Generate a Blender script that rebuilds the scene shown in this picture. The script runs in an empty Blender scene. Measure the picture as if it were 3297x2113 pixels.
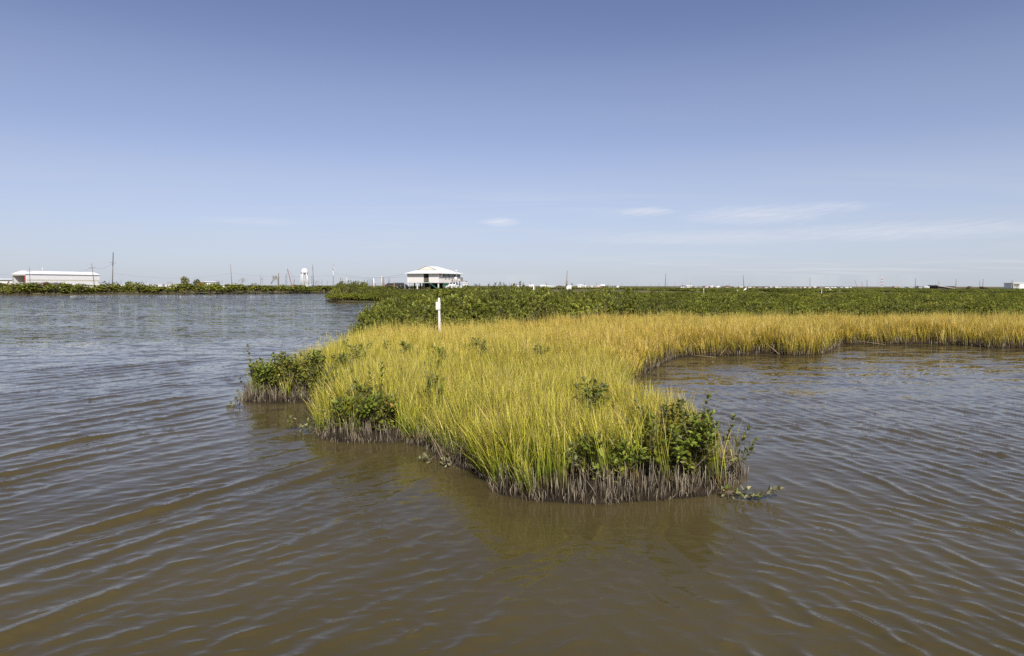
import bpy, math, random
import numpy as np
from mathutils import Vector, Matrix, Euler

random.seed(7)
RNG = np.random.default_rng(11)
SC = bpy.context.scene
COL = SC.collection
R = math.radians

# ------------------------------------------------------------------ camera
W, H = 3297.0, 2113.0
FOC = 24.0
FPX = W * FOC / 36.0
CAM_H = 2.6
PITCH = math.atan((H / 2 - 920.0) / FPX)
ROLL = R(-0.11)
cam_data = bpy.data.cameras.new("camera")
cam = bpy.data.objects.new("camera", cam_data)
COL.objects.link(cam)
cam_data.lens = FOC
cam_data.sensor_width = 36.0
cam_data.sensor_fit = 'HORIZONTAL'
cam_data.clip_start = 0.1
cam_data.clip_end = 20000.0
CAM_M = (Matrix.Rotation(R(90) - PITCH, 4, 'X') @ Matrix.Rotation(-ROLL, 4, 'Z'))
cam.matrix_world = Matrix.Translation((0, 0, CAM_H)) @ CAM_M
SC.camera = cam

# ------------------------------------------------------------------ sky and sun
SUN_AZ = R(167)          # clockwise from +Y (the view direction): behind the camera, a little right
SUN_EL = R(43)
world = bpy.data.worlds.new("World")
SC.world = world
world.use_nodes = True
wt = world.node_tree
wt.nodes.clear()


def nd(tree, typ, loc=(0, 0), **kw):
    n = tree.nodes.new(typ)
    n.location = loc
    for k, v in kw.items():
        setattr(n, k, v)
    return n


def lk(tree, a, b):
    tree.links.new(a, b)


def mathn(tree, op, a, b=None, clamp=False):
    n = nd(tree, 'ShaderNodeMath', operation=op, use_clamp=clamp)
    for i, v in enumerate((a, b)):
        if v is None:
            continue
        if isinstance(v, (int, float)):
            n.inputs[i].default_value = v
        else:
            lk(tree, v, n.inputs[i])
    return n.outputs[0]


def ramp(tree, fac, stops, interp='LINEAR'):
    n = nd(tree, 'ShaderNodeValToRGB')
    n.color_ramp.interpolation = interp
    el = n.color_ramp.elements
    while len(el) < len(stops):
        el.new(0.5)
    for e, (p, c) in zip(el, stops):
        e.position = p
        e.color = (c[0], c[1], c[2], 1) if not isinstance(c, (int, float)) else (c, c, c, 1)
    if fac is not None:
        lk(tree, fac, n.inputs[0])
    return n.outputs[0]


def mixc(tree, fac, a, b, mode='MIX'):
    n = nd(tree, 'ShaderNodeMix', data_type='RGBA', blend_type=mode)
    n.clamp_factor = True
    for s, v in ((n.inputs[0], fac), (n.inputs[6], a), (n.inputs[7], b)):
        if isinstance(v, (int, float)):
            s.default_value = v
        elif isinstance(v, tuple):
            s.default_value = (v[0], v[1], v[2], 1)
        else:
            lk(tree, v, s)
    return n.outputs[2]


sky = nd(wt, 'ShaderNodeTexSky', sky_type='NISHITA', sun_disc=False)
sky.sun_elevation = SUN_EL
sky.sun_rotation = SUN_AZ
sky.altitude = 0
sky.air_density = 0.6
sky.dust_density = 0.9
sky.ozone_density = 6.0
# thin cirrus: noise on a plane high above, seen in direction space
geo = nd(wt, 'ShaderNodeTexCoord')
sep = nd(wt, 'ShaderNodeSeparateXYZ')
lk(wt, geo.outputs['Generated'], sep.inputs[0])
zc = mathn(wt, 'MAXIMUM', sep.outputs[2], 0.015)
zc = mathn(wt, 'ADD', zc, 0.05)
cx = mathn(wt, 'DIVIDE', sep.outputs[0], zc)
cy = mathn(wt, 'DIVIDE', sep.outputs[1], zc)
cmb = nd(wt, 'ShaderNodeCombineXYZ')
lk(wt, cx, cmb.inputs[0]); lk(wt, cy, cmb.inputs[1])
mp = nd(wt, 'ShaderNodeMapping')
mp.inputs['Rotation'].default_value = (0, 0, R(12))
mp.inputs['Scale'].default_value = (0.42, 1.5, 1)
lk(wt, cmb.outputs[0], mp.inputs[0])
n1 = nd(wt, 'ShaderNodeTexNoise')
n1.inputs['Scale'].default_value = 1.0
n1.inputs['Detail'].default_value = 6
n1.inputs['Roughness'].default_value = 0.62
n1.inputs['Distortion'].default_value = 0.6
lk(wt, mp.outputs[0], n1.inputs['Vector'])
n2 = nd(wt, 'ShaderNodeTexNoise')
n2.inputs['Scale'].default_value = 0.16
n2.inputs['Detail'].default_value = 2
mp2 = nd(wt, 'ShaderNodeMapping')
mp2.inputs['Location'].default_value = (3.1, 1.7, 0)
lk(wt, cmb.outputs[0], mp2.inputs[0])
lk(wt, mp2.outputs[0], n2.inputs['Vector'])
wisps = ramp(wt, n1.outputs[0], [(0.48, 0.0), (0.78, 1.0)])
cover = ramp(wt, n2.outputs[0], [(0.42, 0.0), (0.62, 1.0)])
elev_hi = ramp(wt, sep.outputs[2], [(0.0, 0.75), (0.05, 1.0), (0.10, 0.8), (0.15, 0.0)])
cl = mathn(wt, 'MULTIPLY', wisps, cover)
cl = mathn(wt, 'MULTIPLY', cl, elev_hi)
azs = ramp(wt, mathn(wt, 'ADD', sep.outputs[0], 0.3), [(0.0, 0.15), (0.3, 0.6), (0.6, 1.0)])
cl = mathn(wt, 'MULTIPLY', cl, azs)


def puff(px, py, wx, wy, amt):
    """one small cloud: a soft direction-space mask broken up by noise"""
    d = CAM_M.to_3x3() @ Vector(((px - W / 2) / FPX, -(py - H / 2) / FPX, -1))
    d.normalize()
    az0, el0 = math.atan2(d.x, d.y), math.asin(d.z)
    az = mathn(wt, 'ARCTAN2', sep.outputs[0], sep.outputs[1])
    el = mathn(wt, 'ARCSINE', sep.outputs[2])
    a = mathn(wt, 'DIVIDE', mathn(wt, 'SUBTRACT', az, az0), wx)
    e = mathn(wt, 'DIVIDE', mathn(wt, 'SUBTRACT', el, el0), wy)
    rr = mathn(wt, 'ADD', mathn(wt, 'MULTIPLY', a, a), mathn(wt, 'MULTIPLY', e, e))
    m = mathn(wt, 'SUBTRACT', 1.0, rr, clamp=True)
    c3 = nd(wt, 'ShaderNodeCombineXYZ')
    lk(wt, mathn(wt, 'MULTIPLY', az, 13.0), c3.inputs[0])
    lk(wt, mathn(wt, 'SUBTRACT', mathn(wt, 'MULTIPLY', el, 150.0), mathn(wt, 'MULTIPLY', az, 16.0)), c3.inputs[1])
    nn = nd(wt, 'ShaderNodeTexNoise')
    nn.inputs['Scale'].default_value = 2.2
    nn.inputs['Detail'].default_value = 7
    nn.inputs['Roughness'].default_value = 0.66
    lk(wt, c3.outputs[0], nn.inputs['Vector'])
    s = mathn(wt, 'SUBTRACT', mathn(wt, 'ADD', nn.outputs[0], mathn(wt, 'MULTIPLY', m, 0.42)), 0.60)
    s = mathn(wt, 'MULTIPLY', s, 2.3, clamp=True)
    s = mathn(wt, 'MULTIPLY', s, mathn(wt, 'POWER', m, 0.6))
    return mathn(wt, 'MULTIPLY', s, amt)


for args in ((1612, 715, 0.040, 0.0085, 0.75), (2075, 681, 0.055, 0.0085, 0.75), (2440, 690, 0.13, 0.018, 0.6), (2650, 668, 0.09, 0.010, 0.5),
             (2900, 745, 0.26, 0.016, 0.5), (2300, 765, 0.26, 0.014, 0.42), (820, 712, 0.10, 0.008, 0.25)):
    cl = mathn(wt, 'MAXIMUM', cl, puff(*args))
tint = mixc(wt, 1.0, sky.outputs[0], (1.14, 0.935, 0.93), 'MULTIPLY')
hs = nd(wt, 'ShaderNodeHueSaturation')
hs.inputs['Saturation'].default_value = 0.88
lk(wt, tint, hs.inputs['Color'])
tint = hs.outputs[0]
veil = mathn(wt, 'MULTIPLY', ramp(wt, sep.outputs[2], [(0.0, 0.80), (0.05, 0.66), (0.12, 0.46), (0.22, 0.18), (0.36, 0.0)], 'EASE'), mathn(wt, 'ADD', 0.78, mathn(wt, 'MULTIPLY', n1.outputs[0], 0.4)), clamp=True)
tint = mixc(wt, veil, tint, (3.85, 4.15, 4.5))
skyc = mixc(wt, mathn(wt, 'MULTIPLY', cl, 0.75), tint, (5.6, 5.6, 5.9))
bg = nd(wt, 'ShaderNodeBackground')
lk(wt, skyc, bg.inputs[0])
bg.inputs[1].default_value = 0.15
wo = nd(wt, 'ShaderNodeOutputWorld')
lk(wt, bg.outputs[0], wo.inputs[0])

sun_data = bpy.data.lights.new("sun", 'SUN')
sun_data.energy = 4.9
sun_data.angle = R(0.53)
sun_data.color = (1.0, 0.95, 0.86)
sun = bpy.data.objects.new("sun", sun_data)
COL.objects.link(sun)
sdir = Vector((math.sin(SUN_AZ) * math.cos(SUN_EL), math.cos(SUN_AZ) * math.cos(SUN_EL), math.sin(SUN_EL)))
sun.rotation_euler = sdir.to_track_quat('Z', 'Y').to_euler()
sun.location = (0, -20, 40)

SC.view_settings.view_transform = 'Standard'
SC.view_settings.look = 'None'
SC.view_settings.exposure = 0.0
SC.view_settings.gamma = 1.0
SC.view_settings.use_curve_mapping = False
SC.cycles.max_bounces = 4
SC.cycles.use_denoising = False
SC.cycles.caustics_reflective = False
SC.cycles.caustics_refractive = False
SC.cycles.transparent_max_bounces = 6

# ------------------------------------------------------------------ placing things: pixel of the photograph -> place
CR = CAM_M.to_3x3()


def ray(px, py):
    return CR @ Vector(((px - W / 2) / FPX, -(py - H / 2) / FPX, -1.0))


def at_z(px, py, z=0.0):
    d = ray(px, py)
    t = (z - CAM_H) / d.z
    return Vector((d.x * t, d.y * t, z))


def at_y(px, py, y):
    d = ray(px, py)
    t = y / d.y
    return Vector((d.x * t, y, CAM_H + d.z * t))


# ------------------------------------------------------------------ noise in numpy
def vnoise(x, y, seed=0):
    xi = np.floor(x).astype(np.int64); yi = np.floor(y).astype(np.int64)
    xf = x - xi; yf = y - yi
    u = xf * xf * (3 - 2 * xf); v = yf * yf * (3 - 2 * yf)

    def h(a, b):
        n = (a * 374761393 + b * 668265263 + seed * 974634777) & 0xFFFFFFFF
        n = ((n ^ (n >> 13)) * 1274126177) & 0xFFFFFFFF
        n = n ^ (n >> 16)
        return (n & 0xFFFF) / 65535.0
    a = h(xi, yi); b = h(xi + 1, yi); c = h(xi, yi + 1); d = h(xi + 1, yi + 1)
    return (a * (1 - u) + b * u) * (1 - v) + (c * (1 - u) + d * u) * v


def fbm(x, y, seed=0, o=3):
    s = 0; a = 0.5; t = 0
    for i in range(o):
        s = s + a * vnoise(x, y, seed + i * 17); t += a
        x = x * 2.03; y = y * 2.03; a *= 0.5
    return s / t


def sstep(a, b, x):
    t = np.clip((x - a) / (b - a), 0, 1)
    return t * t * (3 - 2 * t)


# ------------------------------------------------------------------ materials
MATS = {}


def base_mat(name):
    m = bpy.data.materials.new(name)
    m.use_nodes = True
    t = m.node_tree
    t.nodes.clear()
    out = nd(t, 'ShaderNodeOutputMaterial')
    p = nd(t, 'ShaderNodeBsdfPrincipled')
    lk(t, p.outputs[0], out.inputs[0])
    MATS[name] = m
    return m, t, p, out


def plain(name, col, rough=0.7, var=0.18, scale=4.0, bump=0.0, metallic=0.0, spec=0.4):
    """a plain surface with wear: two noises vary its colour and roughness"""
    if name in MATS:
        return MATS[name]
    m, t, p, out = base_mat(name)
    tc = nd(t, 'ShaderNodeTexCoord')
    n = nd(t, 'ShaderNodeTexNoise')
    n.inputs['Scale'].default_value = scale
    n.inputs['Detail'].default_value = 5
    lk(t, tc.outputs['Object'], n.inputs['Vector'])
    lo = tuple(c * (1 - var) for c in col); hi = tuple(min(1, c * (1 + var)) for c in col)
    c = ramp(t, n.outputs[0], [(0.3, lo), (0.7, hi)])
    lk(t, c, p.inputs['Base Color'])
    p.inputs['Roughness'].default_value = rough
    p.inputs['Metallic'].default_value = metallic
    p.inputs['Specular IOR Level'].default_value = spec
    if bump:
        b = nd(t, 'ShaderNodeBump')
        b.inputs['Strength'].default_value = bump
        b.inputs['Distance'].default_value = 0.02
        lk(t, n.outputs[0], b.inputs['Height'])
        lk(t, b.outputs[0], p.inputs['Normal'])
    return m


def glass(name, col=(0.03, 0.05, 0.06)):
    if name in MATS:
        return MATS[name]
    m, t, p, out = base_mat(name)
    p.inputs['Base Color'].default_value = (*col, 1)
    p.inputs['Roughness'].default_value = 0.08
    p.inputs['Specular IOR Level'].default_value = 0.7
    return m


def leaf_mat(name, top, under, per='OBJECT', gloss=0.38, yellow=0.03, trans=0.18):
    """waxy leaf: green upper face, pale grey-green underside, a few yellowed ones"""
    m, t, p, out = base_mat(name)
    if per == 'OBJECT':
        rnd = nd(t, 'ShaderNodeObjectInfo').outputs['Random']
    else:
        a = nd(t, 'ShaderNodeAttribute'); a.attribute_name = 'tint'
        rnd = a.outputs['Fac']
    lo = tuple(c * 0.45 for c in top)
    hi = (top[0] * 1.75, top[1] * 1.6, top[2] * 1.8)
    st = [(0.0, lo), (0.5, top), (1 - yellow * 1.4 - 0.02, hi), (1 - yellow, (0.42, 0.30, 0.05)), (1.0, (0.40, 0.16, 0.03))]
    c_top = ramp(t, rnd, st)
    c_und = ramp(t, rnd, [(0.0, tuple(c * 0.8 for c in under)), (0.95, tuple(c * 1.2 for c in under)), (1.0, (0.4, 0.28, 0.08))])
    g = nd(t, 'ShaderNodeNewGeometry')
    if per != 'OBJECT':
        oi = nd(t, 'ShaderNodeObjectInfo')
        nl = nd(t, 'ShaderNodeTexNoise'); nl.inputs['Scale'].default_value = 0.16; nl.inputs['Detail'].default_value = 3
        lk(t, oi.outputs['Location'], nl.inputs['Vector'])
        k1 = ramp(t, nl.outputs[0], [(0.34, 0.66), (0.66, 1.32)])
        k2 = ramp(t, oi.outputs['Random'], [(0.0, 0.72), (1.0, 1.22)])
        c_top = mixc(t, 1.0, mixc(t, 1.0, c_top, k1, 'MULTIPLY'), k2, 'MULTIPLY')
    c = mixc(t, g.outputs['Backfacing'], c_top, c_und)
    lk(t, c, p.inputs['Base Color'])
    p.inputs['Roughness'].default_value = gloss
    p.inputs['Specular IOR Level'].default_value = 0.22
    tr = nd(t, 'ShaderNodeBsdfTranslucent')
    lk(t, mixc(t, 1.0, c_top, (1.5, 1.5, 0.6), 'MULTIPLY'), tr.inputs[0])
    mx = nd(t, 'ShaderNodeMixShader')
    mx.inputs[0].default_value = trans
    lk(t, p.outputs[0], mx.inputs[1]); lk(t, tr.outputs[0], mx.inputs[2])
    lk(t, mx.outputs[0], out.inputs[0])
    return m


def grass_mat(name, stops_a, stops_b, trans=0.26):
    """blade colour along its length (attribute hf), shifted from green-yellow to rust by the clump's tint"""
    m, t, p, out = base_mat(name)
    a = nd(t, 'ShaderNodeAttribute'); a.attribute_name = 'hf'
    b = nd(t, 'ShaderNodeAttribute'); b.attribute_name = 'tint'; b.attribute_type = 'INSTANCER'
    c = nd(t, 'ShaderNodeAttribute'); c.attribute_name = 'br'
    f = mathn(t, 'ADD', b.outputs['Fac'], mathn(t, 'MULTIPLY', mathn(t, 'SUBTRACT', mathn(t, 'FRACT', mathn(t, 'MULTIPLY', c.outputs['Fac'], 7.31)), 0.5), 0.9), clamp=True)
    ca = ramp(t, a.outputs['Fac'], stops_a)
    cb = ramp(t, a.outputs['Fac'], stops_b)
    col = mixc(t, f, ca, cb)
    fr2 = mathn(t, 'FRACT', mathn(t, 'MULTIPLY', c.outputs['Fac'], 13.7))
    straw = mathn(t, 'MULTIPLY', mathn(t, 'GREATER_THAN', fr2, 0.86), mathn(t, 'MINIMUM', a.outputs['Fac'], 0.85))
    col = mixc(t, straw, col, (0.60, 0.47, 0.22))
    deep = mathn(t, 'MULTIPLY', mathn(t, 'LESS_THAN', fr2, 0.12), 0.6)
    col = mixc(t, deep, col, (0.12, 0.15, 0.018))
    v = mathn(t, 'ADD', 0.50, mathn(t, 'MULTIPLY', mathn(t, 'POWER', c.outputs['Fac'], 1.8), 1.95))
    cv = nd(t, 'ShaderNodeCombineColor')
    for i in range(3):
        lk(t, v, cv.inputs[i])
    col = mixc(t, 1.0, col, cv.outputs[0], 'MULTIPLY')
    lk(t, col, p.inputs['Base Color'])
    p.inputs['Roughness'].default_value = 0.5
    p.inputs['Specular IOR Level'].default_value = 0.35
    tr = nd(t, 'ShaderNodeBsdfTranslucent')
    lk(t, col, tr.inputs[0])
    mx = nd(t, 'ShaderNodeMixShader')
    mx.inputs[0].default_value = trans
    lk(t, p.outputs[0], mx.inputs[1]); lk(t, tr.outputs[0], mx.inputs[2])
    lk(t, mx.outputs[0], out.inputs[0])
    return m


M_LEAF = leaf_mat('mangrove_leaf', (0.155, 0.200, 0.026), (0.27, 0.29, 0.14), 'OBJECT', 0.42, 0.012)
M_LEAF_PALE = leaf_mat('mangrove_leaf_silty', (0.26, 0.26, 0.125), (0.42, 0.40, 0.26), 'OBJECT', 0.5, 0.012)
M_LEAF_T = leaf_mat('mangrove_leaf_mass', (0.185, 0.205, 0.028), (0.27, 0.28, 0.10), 'ATTR', 0.45, 0.010)
M_TWIG = plain('twig_bark', (0.17, 0.13, 0.095), 0.85, 0.3, 30)
M_STALK = plain('dead_stalk', (0.24, 0.19, 0.135), 0.85, 0.4, 3.0)
M_GRASS = grass_mat('marsh_grass',
                    [(0.0, (0.10, 0.075, 0.045)), (0.12, (0.18, 0.135, 0.05)), (0.24, (0.15, 0.215, 0.020)), (0.55, (0.32, 0.33, 0.032)), (1.0, (0.51, 0.41, 0.078))],
                    [(0.0, (0.10, 0.07, 0.04)), (0.18, (0.20, 0.135, 0.042)), (0.40, (0.29, 0.235, 0.030)), (0.70, (0.43, 0.295, 0.042)), (1.0, (0.50, 0.36, 0.10))])
M_DRY = plain('dry_reed', (0.36, 0.27, 0.15), 0.8, 0.25, 20)
M_WHITE = plain('white_paint', (0.80, 0.79, 0.76), 0.5, 0.06, 1.5)
M_POLE = plain('weathered_wood', (0.20, 0.17, 0.14), 0.9, 0.25, 2.0)
M_POLE_D = plain('creosote_wood', (0.055, 0.05, 0.048), 0.9, 0.25, 2.0)

# ------------------------------------------------------------------ mesh helpers


class MB:
    def __init__(self):
        self.v = []; self.f = []

    def poly(self, pts):
        i = len(self.v)
        self.v += [tuple(p) for p in pts]
        self.f.append(tuple(range(i, i + len(pts))))
        return self

    def hexa(self, p):
        """8 corners: bottom ring 0-3, top ring 4-7"""
        i = len(self.v)
        self.v += [tuple(q) for q in p]
        for q in ((3, 2, 1, 0), (4, 5, 6, 7), (0, 1, 5, 4), (1, 2, 6, 5), (2, 3, 7, 6), (3, 0, 4, 7)):
            self.f.append(tuple(i + k for k in q))
        return self

    def box(self, x0, x1, y0, y1, z0, z1, taper=0.0):
        cx_, cy_ = (x0 + x1) / 2, (y0 + y1) / 2

        def tp(x, y):
            return (x + (cx_ - x) * taper, y + (cy_ - y) * taper)
        b = [(x0, y0), (x1, y0), (x1, y1), (x0, y1)]
        return self.hexa([(x, y, z0) for x, y in b] + [(*tp(x, y), z1) for x, y in b])

    def tube(self, pts, radii, n=6, cap=True):
        pts = [Vector(p) for p in pts]
        if isinstance(radii, (int, float)):
            radii = [radii] * len(pts)
        rings = []
        for k, p in enumerate(pts):
            d = (pts[min(k + 1, len(pts) - 1)] - pts[max(k - 1, 0)])
            if d.length < 1e-9:
                d = Vector((0, 0, 1))
            d.normalize()
            u = d.orthogonal().normalized() if abs(d.z) < 0.95 else Vector((1, 0, 0))
            u = (u - d * u.dot(d)).normalized()
            w = d.cross(u)
            i = len(self.v)
            for a in range(n):
                an = 2 * math.pi * a / n
                self.v.append(tuple(p + (u * math.cos(an) + w * math.sin(an)) * radii[k]))
            rings.append(i)
        for a, b in zip(rings[:-1], rings[1:]):
            for k in range(n):
                self.f.append((a + k, a + (k + 1) % n, b + (k + 1) % n, b + k))
        if cap:
            self.f.append(tuple(rings[0] + k for k in reversed(range(n))))
            self.f.append(tuple(rings[-1] + k for k in range(n)))
        return self

    def lathe(self, prof, n=20, cx_=0.0, cy_=0.0):
        rings = []
        for r_, z in prof:
            i = len(self.v)
            for a in range(n):
                an = 2 * math.pi * a / n
                self.v.append((cx_ + r_ * math.cos(an), cy_ + r_ * math.sin(an), z))
            rings.append(i)
        for a, b in zip(rings[:-1], rings[1:]):
            for k in range(n):
                self.f.append((a + k, a + (k + 1) % n, b + (k + 1) % n, b + k))
        self.f.append(tuple(rings[0] + k for k in reversed(range(n))))
        self.f.append(tuple(rings[-1] + k for k in range(n)))
        return self

    def build(self, name, material, parent=None, smooth=False, loc=None):
        me = bpy.data.meshes.new(name)
        me.from_pydata(self.v, [], self.f)
        me.update()
        if material:
            me.materials.append(material)
        if smooth:
            me.polygons.foreach_set('use_smooth', [True] * len(me.polygons))
        o = bpy.data.objects.new(name, me)
        COL.objects.link(o)
        if parent is not None:
            o.parent = parent
        if loc is not None:
            o.location = loc
        return o


def tag(o, label=None, cat=None, group=None, kind=None):
    if label: o['label'] = label
    if cat: o['category'] = cat
    if group: o['group'] = group
    if kind: o['kind'] = kind
    return o


def empty(name, loc, rz=0.0):
    o = bpy.data.objects.new(name, None)
    o.empty_display_size = 0.2
    COL.objects.link(o)
    o.location = loc
    o.rotation_euler = (0, 0, rz)
    return o


def thing(name, label, cat, loc, rz=0.0, group=None):
    return tag(empty(name, loc, rz), label, cat, group)


def np_mesh(name, verts, faces, material, smooth=False, attrs=None):
    """verts (N,3); faces (M,k) array"""
    me = bpy.data.meshes.new(name)
    nv, nf, k = len(verts), len(faces), faces.shape[1]
    me.vertices.add(nv)
    me.vertices.foreach_set('co', np.asarray(verts, np.float32).ravel())
    me.loops.add(nf * k)
    me.loops.foreach_set('vertex_index', np.asarray(faces, np.int32).ravel())
    me.polygons.add(nf)
    me.polygons.foreach_set('loop_start', np.arange(0, nf * k, k, dtype=np.int32))
    me.update(calc_edges=True)
    if smooth:
        me.polygons.foreach_set('use_smooth', np.ones(nf, bool))
    for an, arr in (attrs or {}).items():
        a = me.attributes.new(an, 'FLOAT', 'POINT')
        a.data.foreach_set('value', np.asarray(arr, np.float32))
    if material:
        me.materials.append(material)
    return me


# ------------------------------------------------------------------ shoreline and terrain
def Z(px, py):
    p = at_z(px, py)
    return (p.x, p.y)


SHORE = [(400, 24), (120, 27), (60, 28), (35, 28.4), Z(3297, 1121), Z(3180, 1120), Z(3090, 1112), Z(2960, 1108), Z(2850, 1110), Z(2760, 1109),
         Z(2700, 1110), Z(2672, 1128), Z(2640, 1143), Z(2540, 1146), Z(2470, 1138), Z(2380, 1142), Z(2300, 1146), Z(2230, 1148), Z(2180, 1152),
         Z(2130, 1172), Z(2070, 1205), Z(2030, 1240), Z(2008, 1275), Z(2004, 1310), (2.28, 13.4), (2.35, 12.2), (2.75, 11.0), (3.2, 10.1),
         Z(2385, 1525), Z(2330, 1575), Z(2255, 1598), Z(2140, 1606), Z(2040, 1614), Z(1921, 1622), Z(1790, 1616), Z(1690, 1606), Z(1610, 1590),
         Z(1575, 1545), Z(1530, 1515), Z(1470, 1502), Z(1420, 1478), Z(1385, 1440), Z(1300, 1425), Z(1200, 1424), Z(1090, 1422), Z(1030, 1408),
         Z(1030, 1360), Z(1045, 1310), Z(1010, 1292), Z(960, 1297), Z(880, 1299), Z(800, 1296), Z(782, 1280), (-6.05, 16.6), (-5.5, 18.0), (-5.15, 20), (-5.45, 23),
         (-6.1, 27), (-6.6, 30), (-7.1, 35), (-7.2, 40), (-7.3, 46), (-7.0, 56), (-6.0, 72), (-10.5, 95), (-17, 106), Z(1235, 973), Z(1150, 973), Z(1060, 972),
         Z(1046, 966), (-33, 124), (-38, 140), (-48, 176), (-58, 215), Z(1066, 944), Z(960, 945), Z(800, 946), Z(640, 947), Z(480, 948.5), Z(330, 949.5), Z(160, 950.5),
         Z(0, 951), (-260, 150), (-600, 120), (-9000, 100), (-9000, 12000), (9000, 12000), (9000, 20), (400, 24)]
SH = np.array(SHORE)


def sdist(x, y):
    """signed distance to the shoreline, positive on land"""
    best = np.full(x.shape, 1e18)
    inside = np.zeros(x.shape, bool)
    for (ax, ay), (bx, by) in zip(SH[:-1], SH[1:]):
        dx, dy = bx - ax, by - ay
        L = dx * dx + dy * dy
        if L < 1e-12:
            continue
        t = np.clip(((x - ax) * dx + (y - ay) * dy) / L, 0, 1)
        d = (x - ax - t * dx) ** 2 + (y - ay - t * dy) ** 2
        best = np.minimum(best, d)
        if ay != by:
            c = ((ay > y) != (by > y)) & (x < dx * (y - ay) / dy + ax)
            inside ^= c
    d = np.sqrt(best)
    return np.where(inside, d, -d)


def ground_z(x, y, sd=None):
    x = np.asarray(x, float); y = np.asarray(y, float)
    if sd is None:
        sd = sdist(x, y)
    wob = (fbm(x * 1.7, y * 1.7, 5) - 0.5)
    near = np.where(sd > 0, np.minimum(0.14, 0.02 + sd * 0.28) + wob * 0.10 * np.minimum(1, sd * 3), np.maximum(-0.8, sd * 0.55 + 0.02))
    # higher dry land: the levee under the house and road, the town beyond
    up = np.where(x < 4, sstep(140, 174, y), sstep(172, 183, y)) * (1 - 0.7 * sstep(225, 320, y)) * (1 - 0.55 * sstep(25, 70, x)) * sstep(-48, -36, x) * sstep(0, 6, sd) * 1.32
    up2 = sstep(0, 14, sd) * sstep(165, 260, y) * 0.75 * (1 - sstep(-48, -36, x))
    return near + up + up2


def fan(rows, cols, name, material, zf, smooth=True):
    """a sheet in rows of growing depth; each row spans a width that grows with depth"""
    rows = np.asarray(rows); cols = np.asarray(cols)
    Y, T = np.meshgrid(rows, cols, indexing='ij')
    X = T * (np.maximum(Y, 0) + 3.0)
    Zz = zf(X, Y)
    v = np.stack([X, Y, Zz], -1).reshape(-1, 3)
    nr, nc = len(rows), len(cols)
    i = (np.arange(nr - 1)[:, None] * nc + np.arange(nc - 1)[None, :]).ravel()
    f = np.stack([i, i + 1, i + nc + 1, i + nc], -1)
    me = np_mesh(name, v, f, material, smooth)
    o = bpy.data.objects.new(name, me)
    COL.objects.link(o)
    return o


def warp_cols(n, lim, core=0.95):
    """columns dense in the middle, sparse outside"""
    a = np.linspace(-core, core, n)
    b = np.linspace(core, lim, 14)[1:]
    return np.concatenate([-b[::-1], a, b])


# mud and soil
m, t, p, out = base_mat('mud')
tc = nd(t, 'ShaderNodeTexCoord')
na = nd(t, 'ShaderNodeTexNoise'); na.inputs['Scale'].default_value = 3.0; na.inputs['Detail'].default_value = 8
lk(t, tc.outputs['Object'], na.inputs['Vector'])
nb = nd(t, 'ShaderNodeTexNoise'); nb.inputs['Scale'].default_value = 0.12; nb.inputs['Detail'].default_value = 4
lk(t, tc.outputs['Object'], nb.inputs['Vector'])
c1 = ramp(t, na.outputs[0], [(0.3, (0.014, 0.010, 0.006)), (0.7, (0.040, 0.029, 0.017))])
c2 = ramp(t, nb.outputs[0], [(0.35, (0.10, 0.11, 0.035)), (0.65, (0.20, 0.15, 0.08))])
pos = nd(t, 'ShaderNodeNewGeometry')
sp = nd(t, 'ShaderNodeSeparateXYZ'); lk(t, pos.outputs['Position'], sp.inputs[0])
far = ramp(t, mathn(t, 'DIVIDE', sp.outputs[1], 200.0), [(0.3, 0.0), (0.6, 1.0)])
dry = ramp(t, sp.outputs[2], [(0.02, 0.0), (0.10, 1.0)])
lk(t, mixc(t, mathn(t, 'MULTIPLY', far, dry), c1, c2), p.inputs['Base Color'])
p.inputs['Roughness'].default_value = 0.85
p.inputs['Specular IOR Level'].default_value = 0.15
bmp = nd(t, 'ShaderNodeBump'); bmp.inputs['Strength'].default_value = 0.5; bmp.inputs['Distance'].default_value = 0.05
lk(t, na.outputs[0], bmp.inputs['Height']); lk(t, bmp.outputs[0], p.inputs['Normal'])
rows = np.concatenate([[-30, -10, 0], 2.0 * np.exp(np.linspace(0, math.log(6000 / 2.0), 470))])
ground = fan(rows, warp_cols(240, 6.0), 'ground', MATS['mud'], lambda x, y: ground_z(x, y))
tag(ground, kind='structure')

# ------------------------------------------------------------------ water
m, t, p, out = base_mat('muddy_water')
tc = nd(t, 'ShaderNodeTexCoord')
pos = nd(t, 'ShaderNodeNewGeometry')
sp = nd(t, 'ShaderNodeSeparateXYZ'); lk(t, pos.outputs['Position'], sp.inputs[0])


def wnoise(rot, sx, sy, scale, detail=3, rough=0.55, dist=0.0):
    mpn = nd(t, 'ShaderNodeMapping')
    mpn.inputs['Rotation'].default_value = (0, 0, R(rot))
    mpn.inputs['Scale'].default_value = (sx, sy, 1)
    lk(t, pos.outputs['Position'], mpn.inputs[0])
    n = nd(t, 'ShaderNodeTexNoise')
    n.noise_dimensions = '2D'
    n.inputs['Scale'].default_value = scale
    n.inputs['Detail'].default_value = detail
    n.inputs['Roughness'].default_value = rough
    n.inputs['Distortion'].default_value = dist
    lk(t, mpn.outputs[0], n.inputs['Vector'])
    return n.outputs[0]


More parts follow.
